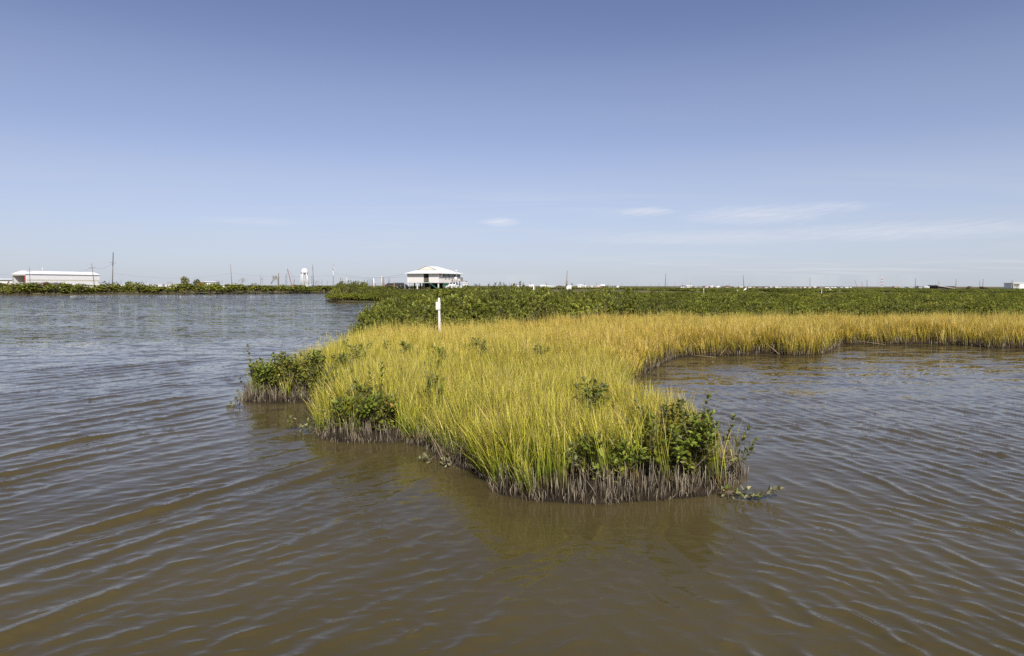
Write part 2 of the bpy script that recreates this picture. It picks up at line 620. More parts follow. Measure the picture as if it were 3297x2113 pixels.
silt = wnoise(20, 0.5, 1.0, 0.35, 4)
lk(t, ramp(t, silt, [(0.3, (0.068, 0.053, 0.020)), (0.7, (0.084, 0.066, 0.027))]), p.inputs['Base Color'])
p.inputs['Roughness'].default_value = 0.03
p.inputs['IOR'].default_value = 1.33
p.inputs['Specular IOR Level'].default_value = 0.42
patch = ramp(t, wnoise(6, 0.22, 1.0, 0.10, 3), [(0.30, 0.40), (0.70, 1.0)])
# fine capillary ripples near, long-crested like the swell they ride on
side_l = ramp(t, mathn(t, 'ADD', mathn(t, 'MULTIPLY', sp.outputs[0], 0.12), 0.5), [(0.30, 1.0), (0.70, 0.0)])
fine_l = wnoise(-62, 0.30, 1.0, 9.0, 3, 0.6, 0.3)
fine_r = wnoise(-100, 0.30, 1.0, 10.0, 3, 0.6, 0.3)
cross = wnoise(10, 0.35, 1.0, 8.0, 3, 0.6, 0.5)
mxn = nd(t, 'ShaderNodeMix', data_type='FLOAT')
lk(t, side_l, mxn.inputs[0]); lk(t, fine_r, mxn.inputs[2]); lk(t, fine_l, mxn.inputs[3])
fine = mathn(t, 'ADD', mxn.outputs[0], mathn(t, 'MULTIPLY', cross, 0.7))
b1 = nd(t, 'ShaderNodeBump'); b1.inputs['Distance'].default_value = 1.0
lk(t, mathn(t, 'MULTIPLY', fine, mathn(t, 'MULTIPLY', patch, 0.0040)), b1.inputs['Height'])
b1.inputs['Strength'].default_value = 1.0


# farther out the wind chop: facet slopes taken straight from noise, so that they hold at any distance
def wslope(rot, sx, sy, scale, detail):
    mpn = nd(t, 'ShaderNodeMapping')
    mpn.inputs['Rotation'].default_value = (0, 0, R(rot))
    mpn.inputs['Scale'].default_value = (sx, sy, 1)
    lk(t, pos.outputs['Position'], mpn.inputs[0])
    n = nd(t, 'ShaderNodeTexNoise')
    n.noise_dimensions = '2D'
    n.inputs['Scale'].default_value = scale
    n.inputs['Detail'].default_value = detail
    n.inputs['Roughness'].default_value = 0.7
    lk(t, mpn.outputs[0], n.inputs['Vector'])
    sv = nd(t, 'ShaderNodeVectorMath', operation='SUBTRACT')
    lk(t, n.outputs['Color'], sv.inputs[0]); sv.inputs[1].default_value = (0.5, 0.5, 0.5)
    return sv.outputs[0]


fdist = ramp(t, mathn(t, 'DIVIDE', sp.outputs[1], 60.0), [(0.10, 0.10), (0.20, 0.30), (0.42, 0.75), (0.8, 1.0)])
sl = nd(t, 'ShaderNodeVectorMath', operation='ADD')
lk(t, wslope(5, 0.35, 1.0, 4.2, 4), sl.inputs[0]); lk(t, wslope(-9, 0.3, 1.0, 1.3, 3), sl.inputs[1])
sc_ = nd(t, 'ShaderNodeVectorMath', operation='SCALE')
lk(t, sl.outputs[0], sc_.inputs[0])
lk(t, mathn(t, 'MULTIPLY', mathn(t, 'MULTIPLY', patch, fdist), 0.92), sc_.inputs[3])
flat = nd(t, 'ShaderNodeVectorMath', operation='MULTIPLY')
lk(t, sc_.outputs[0], flat.inputs[0]); flat.inputs[1].default_value = (0.5, 1.0, 0.0)
ad = nd(t, 'ShaderNodeVectorMath', operation='ADD')
lk(t, b1.outputs[0], ad.inputs[0]); lk(t, flat.outputs[0], ad.inputs[1])
nm = nd(t, 'ShaderNodeVectorMath', operation='NORMALIZE')
lk(t, ad.outputs[0], nm.inputs[0])
lk(t, nm.outputs[0], p.inputs['Normal'])

_wr = np.random.default_rng(5)


def train(x, y, ang, spread, lam0, lam1, n, seed):
    """sum of n long-crested waves around one heading, unit variance"""
    r_ = np.random.default_rng(seed)
    s = np.zeros_like(x)
    for i in range(n):
        a = R(ang + r_.normal() * spread)
        lam = lam0 * (lam1 / lam0) ** r_.random()
        k = 2 * math.pi / lam
        amp = (lam / lam1) ** 0.7
        s += amp * np.sin(k * (x * math.cos(a) + y * math.sin(a)) + r_.random() * 6.283)
    return s / math.sqrt(n / 2)


def water_z(x, y):
    d = np.hypot(x, y)
    wx = x + 0.5 * (fbm(x * 0.35, y * 0.35, 31) - 0.5) + 0.14 * (fbm(x * 1.3, y * 1.3, 33) - 0.5)
    wy = y + 0.5 * (fbm(x * 0.35 + 9, y * 0.35, 37) - 0.5) + 0.14 * (fbm(x * 1.3 + 7, y * 1.3, 39) - 0.5)
    env = 0.45 + 1.1 * fbm(x * 0.55, y * 0.4, 41)
    left = train(wx, wy, -27, 5, 0.34, 0.85, 16, 1)
    left2 = train(wx, wy, -46, 20, 0.12, 0.3, 18, 2)
    right = train(wx, wy, 12, 6, 0.22, 0.52, 16, 3)
    right2 = train(wx, wy, 38, 20, 0.12, 0.28, 18, 4)
    wl = 1 - sstep(-1.2, 1.8, x - 0.10 * (y - 7))
    wrg = sstep(0.2, 2.6, x - 0.05 * (y - 7))

    def sharp(s):
        return np.minimum(np.exp(0.85 * s), 6.0) - 1.4
    sd = sdist(x, y)
    lee = 0.25 + 0.75 * sstep(0.1, 2.2, -sd)      # calm water close to the bank
    cent = 1 - 0.2 * np.exp(-((x - 0.6) / 1.5) ** 2)
    h = (sharp(left) * 0.0090 + sharp(left2) * 0.0034) * (0.22 + 0.78 * wl) + (sharp(right) * 0.0058 + sharp(right2) * 0.0034) * (0.25 + 0.75 * wrg)
    fade = 1 - sstep(16, 42, d)
    return h * env * lee * cent * fade


rows = np.concatenate([[-30, -10, 0, 1.5], 2.2 * np.exp(np.linspace(0, math.log(60 / 2.2), 640)), 60 * np.exp(np.linspace(0, math.log(50), 60)[1:])])
water = fan(rows, warp_cols(640, 6.0), 'water', MATS['muddy_water'], water_z)
tag(water, kind='structure')


# ------------------------------------------------------------------ scattering of uncountable stuff
def scatter(name, pts, rot, scl, idx, tint, protos):
    me = bpy.data.meshes.new(name)
    n = len(pts)
    me.vertices.add(n)
    me.vertices.foreach_set('co', np.asarray(pts, np.float32).ravel())
    a = me.attributes.new('rot', 'FLOAT_VECTOR', 'POINT'); a.data.foreach_set('vector', np.asarray(rot, np.float32).ravel())
    a = me.attributes.new('scl', 'FLOAT_VECTOR', 'POINT'); a.data.foreach_set('vector', np.asarray(scl, np.float32).ravel())
    a = me.attributes.new('idx', 'INT', 'POINT'); a.data.foreach_set('value', np.asarray(idx, np.int32))
    a = me.attributes.new('tint', 'FLOAT', 'POINT'); a.data.foreach_set('value', np.asarray(tint, np.float32))
    me.update()
    o = bpy.data.objects.new(name, me)
    COL.objects.link(o)
    g = bpy.data.node_groups.new(name, 'GeometryNodeTree')
    g.interface.new_socket('Geometry', in_out='INPUT', socket_type='NodeSocketGeometry')
    g.interface.new_socket('Geometry', in_out='OUTPUT', socket_type='NodeSocketGeometry')
    gi = nd(g, 'NodeGroupInput'); go = nd(g, 'NodeGroupOutput')
    j = nd(g, 'GeometryNodeJoinGeometry')
    for pr in protos:
        oi = nd(g, 'GeometryNodeObjectInfo')
        oi.inputs['Object'].default_value = pr
        oi.inputs['As Instance'].default_value = True
        lk(g, oi.outputs['Geometry'], j.inputs[0])
    ip = nd(g, 'GeometryNodeInstanceOnPoints')
    ip.inputs['Pick Instance'].default_value = True
    lk(g, gi.outputs[0], ip.inputs['Points'])
    lk(g, j.outputs[0], ip.inputs['Instance'])

    def na_(nm, typ):
        q = nd(g, 'GeometryNodeInputNamedAttribute', data_type=typ)
        q.inputs[0].default_value = nm
        return q.outputs['Attribute']
    lk(g, na_('idx', 'INT'), ip.inputs['Instance Index'])
    e2r = nd(g, 'FunctionNodeEulerToRotation')
    lk(g, na_('rot', 'FLOAT_VECTOR'), e2r.inputs[0])
    lk(g, e2r.outputs[0], ip.inputs['Rotation'])
    lk(g, na_('scl', 'FLOAT_VECTOR'), ip.inputs['Scale'])
    lk(g, ip.outputs[0], go.inputs[0])
    md = o.modifiers.new('scatter', 'NODES')
    md.node_group = g
    return o


# ---- grass clump prototypes (kept out of the scene; only the scattered grass shows)
def clump(seed, nb, hmin, hmax, rad, seedheads=0, dead=6, width=0.0042):
    r_ = random.Random(seed)
    V, F, HF, BR = [], [], [], []

    def blade(x, y, h, lean, az, w, segs, droop, hf0=0.0, hf1=1.0, br=0.5):
        face = r_.uniform(0, 6.283)
        wx_, wy_ = math.cos(face), math.sin(face)
        base = len(V)
        for s in range(segs + 1):
            f = s / segs
            off = lean * f + droop * f * f * f
            zz = h * (f - 0.22 * droop * f ** 3)
            cx0 = x + math.cos(az) * off * h; cy0 = y + math.sin(az) * off * h
            ww = w * (0.75 + 0.5 * f) * (1 - f ** 3) + 0.0006
            V.append((cx0 - wx_ * ww, cy0 - wy_ * ww, zz)); V.append((cx0 + wx_ * ww, cy0 + wy_ * ww, zz))
            hf = hf0 + (hf1 - hf0) * f
            HF.extend((hf, hf)); BR.extend((br, br))
        for s in range(segs):
            i = base + 2 * s
            F.append((i, i + 1, i + 3, i + 2))
    for k in range(nb):
        a = r_.uniform(0, 6.283); q = rad * math.sqrt(r_.random())
        h = r_.uniform(hmin, hmax)
        blade(q * math.cos(a), q * math.sin(a), h, r_.gauss(0.06, 0.11), r_.uniform(0, 6.283), width * r_.uniform(0.7, 1.25), 4,
              r_.uniform(0.0, 0.22), 0.0, r_.uniform(0.75, 1.0), r_.random())
    for k in range(dead):
        a = r_.uniform(0, 6.283); q = rad * math.sqrt(r_.random())
        blade(q * math.cos(a), q * math.sin(a), r_.uniform(0.18, 0.5), r_.uniform(0.1, 0.5), r_.uniform(0, 6.283), width * 0.9, 3, 0.3, 0.0, 0.2, r_.random())
    for k in range(seedheads):
        a = r_.uniform(0, 6.283); q = rad * math.sqrt(r_.random())
        x, y = q * math.cos(a), q * math.sin(a)
        h = hmax * r_.uniform(1.0, 1.14); az = r_.uniform(0, 6.283); ln = r_.uniform(0.02, 0.14)
        blade(x, y, h, ln, az, width * 0.45, 3, 0.0, 0.3, 1.0, 0.7)
        for s in range(5):
            f = 0.84 + 0.035 * s
            i = len(V)
            px_, py_, pz_ = x + math.cos(az) * ln * f * h, y + math.sin(az) * ln * f * h, h * f
            aa = r_.uniform(0, 6.283); L = 0.045
            V.extend([(px_, py_, pz_), (px_ + math.cos(aa) * 0.012, py_ + math.sin(aa) * 0.012, pz_ + L * 0.5), (px_ + math.cos(aa) * 0.006, py_ + math.sin(aa) * 0.006, pz_ + L), (px_ - 0.004, py_ + 0.003, pz_ + L * 0.5)])
            HF.extend([1.0] * 4); BR.extend([0.95] * 4)
            F.append((i, i + 1, i + 2, i + 3))
    me = np_mesh('grass_clump', np.array(V), np.array(F), M_GRASS, False, {'hf': HF, 'br': BR})
    return bpy.data.objects.new('grass_clump', me)


CL_NEAR = [clump(100 + i, 34, 0.62, 1.08, 0.12, 0, width=0.0038) for i in range(8)]
CL_FAR = [clump(200 + i, 26, 0.65, 1.05, 0.17, 1, 4, 0.0068) for i in range(6)]


def rand_pts(x0, x1, y0, y1, dens):
    n = int((x1 - x0) * (y1 - y0) * dens)
    return RNG.uniform(x0, x1, n), RNG.uniform(y0, y1, n)


# front edge of the mangrove belt (x -> y)
BELT_X = np.array([-40, -7.5, -6.0, -4.0, -2.0, 0.0, 2.5, 5.0, 12.0, 30.0, 60.0, 400.0])
BELT_Y = np.array([23.5, 24.0, 24.6, 26.4, 28.4, 31.0, 34.4, 36.6, 38.0, 39.0, 39.5, 45.0])


def belt_edge(x):
    return np.interp(x, BELT_X, BELT_Y)


CLEARINGS = [(46.5, 103, 5.2, 9.0), (34.5, 54, 2.6, 2.4), (42.0, 56, 2.2, 2.2)]


def in_clearing(x, y, k=1.0):
    m_ = np.zeros(np.shape(x), bool)
    for cx0, cy0, rx, ry in CLEARINGS:
        m_ |= ((x - cx0) / rx) ** 2 + ((y - cy0) / ry) ** 2 < k
    return m_


# near shrubs stand in gaps of the grass: (x, y, radius)
GAPS = []


def grass_tint(x, y, sd=None):
    t_ = 0.08 + 0.66 * sstep(-2.5, 4.5, x - 0.10 * (y - 12)) + 0.60 * sstep(11, 28, y) + 0.7 * (fbm(x * 0.5, y * 0.5, 71) - 0.5)
    if sd is not None:
        t_ = t_ - 0.60 * np.exp(-sd / 1.2) * (x < 3.0) * (y < 20)
    t_ = t_ - 0.30 * np.exp(-((y - 9) / 2.5) ** 2) * (x < 2.2)
    return np.clip(t_, 0, 1)


def sow(x, y, protos, name, smin, smax, edge_in=0.03):
    sd = sdist(x, y)
    k = (sd > edge_in)
    x, y, sd = x[k], y[k], sd[k]
    z = ground_z(x, y, sd)
    n = len(x)
    hs = RNG.uniform(smin, smax, n) * (0.70 + 0.58 * fbm(x * 0.9, y * 0.9, 55)) * (0.80 + 0.20 * np.clip(sd / 0.7, 0, 1))
    # a breeze leans everything a little, more in some patches: spin first, then tilt
    la = RNG.normal(0, 0.05, n) + 0.30 * (fbm(x * 0.55, y * 0.55, 61) - 0.5)
    lb = RNG.normal(-0.09, 0.06, n) + 0.34 * (fbm(x * 0.55 + 40, y * 0.55, 63) - 0.5)
    sp_n = RNG.uniform(0, 6.283, n)
    ca, sa, cb, sb, cz, sz = np.cos(la), np.sin(la), np.cos(lb), np.sin(lb), np.cos(sp_n), np.sin(sp_n)
    # M = Ry(lb) Rx(la) Rz(spin)
    m00 = cb * cz + sb * sa * sz
    m10 = ca * sz
    m20 = -sb * cz + cb * sa * sz
    m21 = sb * sz + cb * sa * cz
    m22 = cb * ca
    rot = np.stack([np.arctan2(m21, m22), -np.arcsin(np.clip(m20, -1, 1)), np.arctan2(m10, m00)], -1)
    scl = np.stack([np.ones(n), np.ones(n), hs], -1)
    return scatter(name, np.stack([x, y, z - 0.02], -1), rot, scl, RNG.integers(0, len(protos), n), grass_tint(x, y, sd), protos)


# island grass, thick close to the camera and thinner far off
xs, ys = [], []
for (x0, x1, y0, y1, dn) in ((-7, 5, 7.5, 14, 52), (-7, 7, 14, 20, 42), (-8, 13, 20, 27, 32), (-8, 30, 27, 41, 22), (30, 75, 24, 42, 13)):
    a, b = rand_pts(x0, x1, y0, y1, dn)
    k = (b < belt_edge(a) + 1.4 * vnoise(a * 0.8, b * 0.0, 3))
    # keep clear of the shrubs that hold the left tip and the near corners
    k &= (RNG.random(len(a)) < 0.10) | ~(((a < -4.75) & (b < 16.4)) | ((a > 1.55) & (b < 9.35)) | ((a > 2.5) & (b < 10.2)) | ((np.abs(a + 2.55) < 0.62) & (b < 12.0)) | ((np.abs(a - 1.15) < 0.5) & (b < 8.72)) | ((a > -4.9) & (a < -3.75) & (b > 14.6) & (b < 16.1)) | (np.hypot(a + 3.55, b - 13.35) < 0.55))
    xs.append(a[k]); ys.append(b[k])
gx, gy = np.concatenate(xs), np.concatenate(ys)
nearm = gy < 18
grass = sow(gx[nearm], gy[nearm], CL_NEAR, 'grass', 0.72, 1.0)
tag(grass, 'tall yellow-green marsh grass on the near point of the island', 'grass', kind='stuff')
grass2 = sow(gx[~nearm], gy[~nearm], CL_FAR, 'grass', 0.78, 1.02)
tag(grass2, 'golden brown marsh grass running along the far shore of the pond', 'grass', kind='stuff')
xs, ys = [], []
for cx0, cy0, rx, ry in CLEARINGS:
    a, b = rand_pts(cx0 - rx, cx0 + rx, cy0 - ry, cy0 + ry, 12)
    k = in_clearing(a, b)
    xs.append(a[k]); ys.append(b[k])
xs, ys = np.concatenate(xs), np.concatenate(ys)
g3 = scatter('grass', np.stack([xs, ys, ground_z(xs, ys)], -1), np.stack([0 * xs, 0 * xs, RNG.uniform(0, 6.28, len(xs))], -1),
             np.ones((len(xs), 3)) * 1.0, RNG.integers(0, 6, len(xs)), np.full(len(xs), 1.0), CL_FAR)
tag(g3, 'patches of rust brown grass in openings of the mangrove field', 'grass', kind='stuff')


# ------------------------------------------------------------------ mangrove leaves and shrubs
def leaf_geo(L=0.08, w=0.018, fold=0.3, curl=0.15, st=4):
    """a leaf along +Y, midrib low, blade folded up at both sides"""
    v = [(0, 0, 0)]
    mid = []
    for s in range(1, st):
        f = s / st
        ww = w * math.sin(math.pi * (f ** 0.85)) ** 0.8
        z = curl * L * f * f
        mid.append((len(v), len(v) + 1, len(v) + 2))
        v += [(-ww, f * L, z + ww * fold), (0, f * L, z), (ww, f * L, z + ww * fold)]
    tip = len(v)
    v.append((0, L, curl * L))
    f_ = [(0, mid[0][1], mid[0][0]), (0, mid[0][2], mid[0][1])]
    for a, b in zip(mid[:-1], mid[1:]):
        f_ += [(a[0], a[1], b[1]), (a[0], b[1], b[0]), (a[1], a[2], b[2]), (a[1], b[2], b[1])]
    a = mid[-1]
    f_ += [(a[0], a[1], tip), (a[1], a[2], tip)]
    return v, f_


def leaf_mesh(mat_, **kw):
    v, f_ = leaf_geo(**kw)
    me = bpy.data.meshes.new('leaf')
    me.from_pydata(v, [], f_)
    me.materials.append(mat_)
    me.polygons.foreach_set('use_smooth', [True] * len(me.polygons))
    return me


LEAVES = [leaf_mesh(M_LEAF, L=0.108, w=0.024, fold=0.35, curl=-0.10), leaf_mesh(M_LEAF, L=0.115, w=0.026, fold=0.25, curl=-0.2),
          leaf_mesh(M_LEAF, L=0.095, w=0.022, fold=0.5, curl=0.06), leaf_mesh(M_LEAF, L=0.10, w=0.026, fold=0.2, curl=-0.28)]
LEAVES_PALE = [leaf_mesh(M_LEAF_PALE, L=0.105, w=0.022, fold=0.4, curl=-0.15), leaf_mesh(M_LEAF_PALE, L=0.095, w=0.022, fold=0.3, curl=-0.3)]


def frame(y_axis, up):
    y = y_axis.normalized()
    x = y.cross(up)
    if x.length < 1e-4:
        x = y.orthogonal()
    x.normalize()
    z = x.cross(y)
    return Matrix((x, y, z)).transposed()


def shoot_leaves(pts, r_, spacing=0.042, start=0.35, tipn=4, ang=52):
    """leaf frames in crossed pairs along a shoot, a tuft at its tip"""
    out_ = []
    total = sum((b - a).length for a, b in zip(pts[:-1], pts[1:]))
    pos_, phase = total * start, r_.uniform(0, 3.14)
    acc = 0.0
    for a, b in zip(pts[:-1], pts[1:]):
        L = (b - a).length
        d = (b - a).normalized()
        u = d.orthogonal().normalized(); w_ = d.cross(u)
        while pos_ <= acc + L:
            f = (pos_ - acc) / max(L, 1e-6)
            c = a.lerp(b, f)
            for s in (0, math.pi):
                if r_.random() < 0.10:
                    continue
                an = phase + s + r_.gauss(0, 0.25)
                side = u * math.cos(an) + w_ * math.sin(an)
                el = R(ang + r_.gauss(0, 12))
                y = d * math.cos(el) + side * math.sin(el)
                out_.append((c + side * 0.004, frame(y, d), r_.uniform(0.62, 1.04)))
            phase += math.pi / 2 + r_.gauss(0, 0.15)
            pos_ += spacing * r_.uniform(0.8, 1.25)
        acc += L
    d = (pts[-1] - pts[-2]).normalized()
    u = d.orthogonal().normalized(); w_ = d.cross(u)
    for k in range(tipn):
        an = phase + k * 2.4
        side = u * math.cos(an) + w_ * math.sin(an)
        y = d + side * r_.uniform(0.25, 0.65)
        out_.append((pts[-1], frame(y, d), r_.uniform(0.52, 0.92)))
    return out_


def shrub_skeleton(r_, rx, ry, h, n_stems, n_side, bare=0.25, spread=1.0):
    """upright stems from the base, each with side shoots; returns stem polylines and leafy shoots"""
    stems, shoots = [], []
    for k in range(n_stems):
        a = r_.uniform(0, 6.283); q = math.sqrt(r_.random())
        tx, ty = rx * q * math.cos(a), ry * q * math.sin(a)
        bx, by = tx * 0.45 * spread, ty * 0.45 * spread
        hh = h * (1.0 - 0.45 * q * q) * r_.uniform(0.78, 1.0)
        p0 = Vector((bx, by, -0.08))
        p3 = Vector((tx, ty, hh))
        m1 = p0.lerp(p3, 0.35) + Vector((r_.gauss(0, .04), r_.gauss(0, .04), 0)) - Vector((tx, ty, 0)) * 0.05
        m2 = p0.lerp(p3, 0.7) + Vector((r_.gauss(0, .04), r_.gauss(0, .04), 0))
        st_ = [p0, m1, m2, p3]
        stems.append((st_, 0.010))
        shoots.append(st_[2:] if hh < 0.35 else [m1.lerp(m2, 0.6), m2, p3])
        for s in range(n_side):
            f = r_.uniform(bare, 0.92)
            seg = min(2, int(f * 3)); c = st_[seg].lerp(st_[seg + 1], f * 3 - seg)
            a2 = r_.uniform(0, 6.283)
            L = h * r_.uniform(0.14, 0.30)
            out_dir = Vector((math.cos(a2), math.sin(a2), r_.uniform(0.35, 1.5))).normalized()
            e = c + out_dir * L
            e.z = max(e.z, 0.05)
            mid = c.lerp(e, 0.5) + Vector((0, 0, -0.02))
            stems.append(([c, mid, e], 0.005))
            shoots.append([c, mid, e])
    return stems, shoots


def near_shrub(label, x, y, rx, ry, h, n_stems, n_side, seed, bare=0.25, max_parts=300, pale_low=0.12, extra=None, dens=0.042, name='mangrove_shrub', group=None, z0=None):
    """a shrub close enough to tell its leaves apart: twigs, single leaves, the hidden rest as one part"""
    r_ = random.Random(seed)
    z = float(ground_z(np.array([x]), np.array([y]))[0]) if z0 is None else z0
    root = thing(name, label, 'shrub', (x, y, z), 0, group)
    stems, shoots = shrub_skeleton(r_, rx, ry, h, n_stems, n_side, bare)
    for pl in (extra or []):
        pl = [Vector(q) for q in pl]
        stems.append((pl, 0.006)); shoots.append(pl)
    mb = MB()
    for pl, rad in stems:
        n = len(pl)
        mb.tube(pl, [rad * (1 - 0.65 * i / (n - 1)) for i in range(n)], 5, False)
    mb.build('branches', M_TWIG, root, True)
    lv = []
    for sh in shoots:
        lv += shoot_leaves(sh, r_, dens, 0.3)
    # those that show largest: facing the camera side and outermost
    lv.sort(key=lambda q: q[0].y * 1.0 - 0.35 * q[0].z + r_.uniform(0, 0.25 * ry))
    for c, fr, s in lv[:max_parts]:
        pale = c.z < 0.28 * h and r_.random() < pale_low * 4
        me = r_.choice(LEAVES_PALE if pale else LEAVES)
        o = bpy.data.objects.new('leaf', me)
        COL.objects.link(o)
        o.parent = root
        o.matrix_local = Matrix.Translation(c) @ (fr @ Matrix.Diagonal((s, s, s))).to_4x4()
    rest = lv[max_parts:]  # behind the others
    if rest:
        merged_leaves(rest, root, r_)
    return root


LGV, LGF = leaf_geo(L=0.105, w=0.024, curl=-0.1, st=3)
LGV = np.array(LGV); LGF = np.array(LGF)


def merged_leaves(lv, root, r_):
    n = len(lv)
    V = np.zeros((n, len(LGV), 3)); T = np.zeros((n, len(LGV)))
    for i, (c, fr, s) in enumerate(lv):
        V[i] = LGV @ np.array(fr).T * s + np.array(c)
        T[i] = r_.random()
    F = (LGF[None] + (np.arange(n) * len(LGV))[:, None, None]).reshape(-1, 3)
    me = np_mesh('foliage', V.reshape(-1, 3), F, M_LEAF_T, True, {'tint': T.ravel()})
    o = bpy.data.objects.new('foliage', me)
    COL.objects.link(o)
    o['kind'] = 'stuff'
    if root is not None:
        o.parent = root
    return o


# ---- belt shrubs: crown of leaf shoots on a lumpy dome, stems below. Unit: about 1.5 m wide and 1.4 m tall
def belt_crown(seed, n_shoot=150, rx=0.85, h=1.4, leaf=(0.10, 0.024), per=7):
    r_ = random.Random(seed)
    lumps = [(r_.uniform(-0.5, 0.5) * rx, r_.uniform(-0.5, 0.5) * rx, h * r_.uniform(0.45, 0.72), r_.uniform(0.32, 0.5)) for _ in range(6)]
    quads, tint = [], []
    for k in range(n_shoot):
        lx, ly, lz, lr = r_.choice(lumps)
        d = Vector((r_.gauss(0, 1), r_.gauss(0, 1), r_.gauss(0.25, 0.8))).normalized()
        q = r_.uniform(0.45, 0.98)
        c = Vector((lx, ly, lz)) + Vector((d.x * lr * rx / 0.85, d.y * lr * rx / 0.85, d.z * lr)) * q
        c.z = max(c.z, 0.06)
        ax = (d + Vector((0, 0, 0.9))).normalized()
        sh_t = r_.random()
        for j in range(per):
            an = j * 2.4 + r_.random()
            u = ax.orthogonal().normalized(); w_ = ax.cross(u)
            side = u * math.cos(an) + w_ * math.sin(an)
            y = (ax * r_.uniform(0.3, 1.1) + side).normalized()
            fr = frame(y, ax)
            L = leaf[0] * r_.uniform(0.7, 1.2); ww = leaf[1] * r_.uniform(0.8, 1.15)
            b = c + ax * (j * 0.014)
            X = fr.col[0]; Zv = fr.col[2]
            quads.append((b, b + y * L * 0.5 + X * ww + Zv * 0.006, b + y * L - Zv * 0.008, b + y * L * 0.5 - X * ww + Zv * 0.006))
            tint.append(min(1, max(0, 0.5 * sh_t + 0.5 * r_.random())))
    V = np.array([[tuple(p_) for p_ in q] for q in quads]).reshape(-1, 3)
    n = len(quads)
    F = np.arange(n * 4).reshape(n, 4)
    return np_mesh('crown', V, F, M_LEAF_T, False, {'tint': np.repeat(tint, 4)})


def belt_stems(seed, rx=0.85, h=1.4):
    r_ = random.Random(seed)
    mb = MB()
    for k in range(9):
        a = r_.uniform(0, 6.283); q = r_.random() ** 0.5
        tx, ty = q * rx * 0.8 * math.cos(a), q * rx * 0.8 * math.sin(a)
        p0 = Vector((tx * 0.3, ty * 0.3, -0.1)); p2 = Vector((tx, ty, h * r_.uniform(0.5, 0.8)))
        mid = p0.lerp(p2, 0.5) + Vector((r_.gauss(0, .05), r_.gauss(0, .05), 0))
        mb.tube([p0, mid, p2], [0.02, 0.013, 0.006], 4, False)
    me = bpy.data.meshes.new('trunk')
    me.from_pydata(mb.v, [], mb.f)
    me.materials.append(M_TWIG)
    return me


CROWNS = [belt_crown(300 + i) for i in range(7)]
TRUNKS = [belt_stems(400 + i) for i in range(7)]
CROWNS_FAR = [belt_crown(500 + i, 110, 0.95, 1.4, (0.16, 0.05), 6) for i in range(5)]
P_SHRUB = [bpy.data.objects.new('shrub_mass', me) for me in CROWNS]
P_SHRUB_FAR = [bpy.data.objects.new('shrub_mass', me) for me in CROWNS_FAR]


def shrub_copy(x, y, sx, h, label, group, far=False, r_=random, z=None):
    if z is None:
        z = float(ground_z(np.array([x]), np.array([y]))[0])
    root = thing('mangrove_shrub', label, 'shrub', (x, y, z - 0.04), r_.uniform(0, 6.283), group)
    s = (sx / 1.7, sx / 1.7 * r_.uniform(0.85, 1.15), h / 1.4)
    root.scale = s
    i = r_.randrange(5 if far else 7)
    for nm, me in (('crown', (CROWNS_FAR if far else CROWNS)[i]), ('trunk', TRUNKS[i])):
        o = bpy.data.objects.new(nm, me)
        COL.objects.link(o)
        o.parent = root
    return root


def belt_height(x, y, sd=None):
    """tall by the channel on the left, lower to the right; uneven"""
    h = 1.36 + 0.98 * (1 - sstep(-1.0, 13.0, x - 0.15 * (y - 34))) * (1 - sstep(45, 75, y))
    # they rise from the grass edge
    h = h * (0.72 + 0.28 * sstep(0.0, 3.0, y - belt_edge(x)))
    h = h * (0.62 + 0.38 * sstep(0.2, 3.6, sdist(x, y)))
    h = h * (1 - 0.3 * sstep(85, 130, y))
    return h * (0.62 + 0.78 * fbm(x * 0.26, y * 0.26, 91))


# jittered grid of shrubs over the belt
sx_, sy_ = [], []
for (x0, x1, y0, y1, st_) in ((-8, 50, 25, 62, 1.42), (-8, 75, 62, 110, 1.85), (-12, 130, 110, 172, 2.6)):
    gxx, gyy = np.meshgrid(np.arange(x0, x1, st_), np.arange(y0, y1, st_))
    a = (gxx + RNG.uniform(-0.45, 0.45, gxx.shape) * st_).ravel()
    b = (gyy + RNG.uniform(-0.45, 0.45, gyy.shape) * st_).ravel()
    k = (b > belt_edge(a) + 0.5) & ~in_clearing(a, b) & (np.abs(a) < b * 0.95 + 4)
    a, b = a[k], b[k]
    sd = sdist(a, b)
    k = sd > 0.35
    sx_.append(a[k]); sy_.append(b[k])
bx_, by_ = np.concatenate(sx_), np.concatenate(sy_)
order = np.argsort(by_ - belt_edge(bx_) + 0.12 * np.abs(bx_) + 0.4 * (by_ - 30))
bx_, by_ = bx_[order], by_[order]
bh = belt_height(bx_, by_) * np.random.default_rng(3).uniform(0.72, 1.2, len(bx_))
bh = np.minimum(bh, 2.45)
N_IND = 170
rb = random.Random(77)
for i in range(N_IND):
    x, y, h = float(bx_[i]), float(by_[i]), float(bh[i])
    left_part = x < 3.0
    shrub_copy(x, y, 1.55 * (0.8 + 0.25 * h) * rb.uniform(0.9, 1.15), h,
               'tall dense mangrove shrub between the water and the grass, below the stilt house' if left_part else 'low mangrove shrub in the front rows of the green belt behind the golden grass',
               'tall mangroves below the house' if left_part else 'front rows of the mangrove belt', r_=rb)
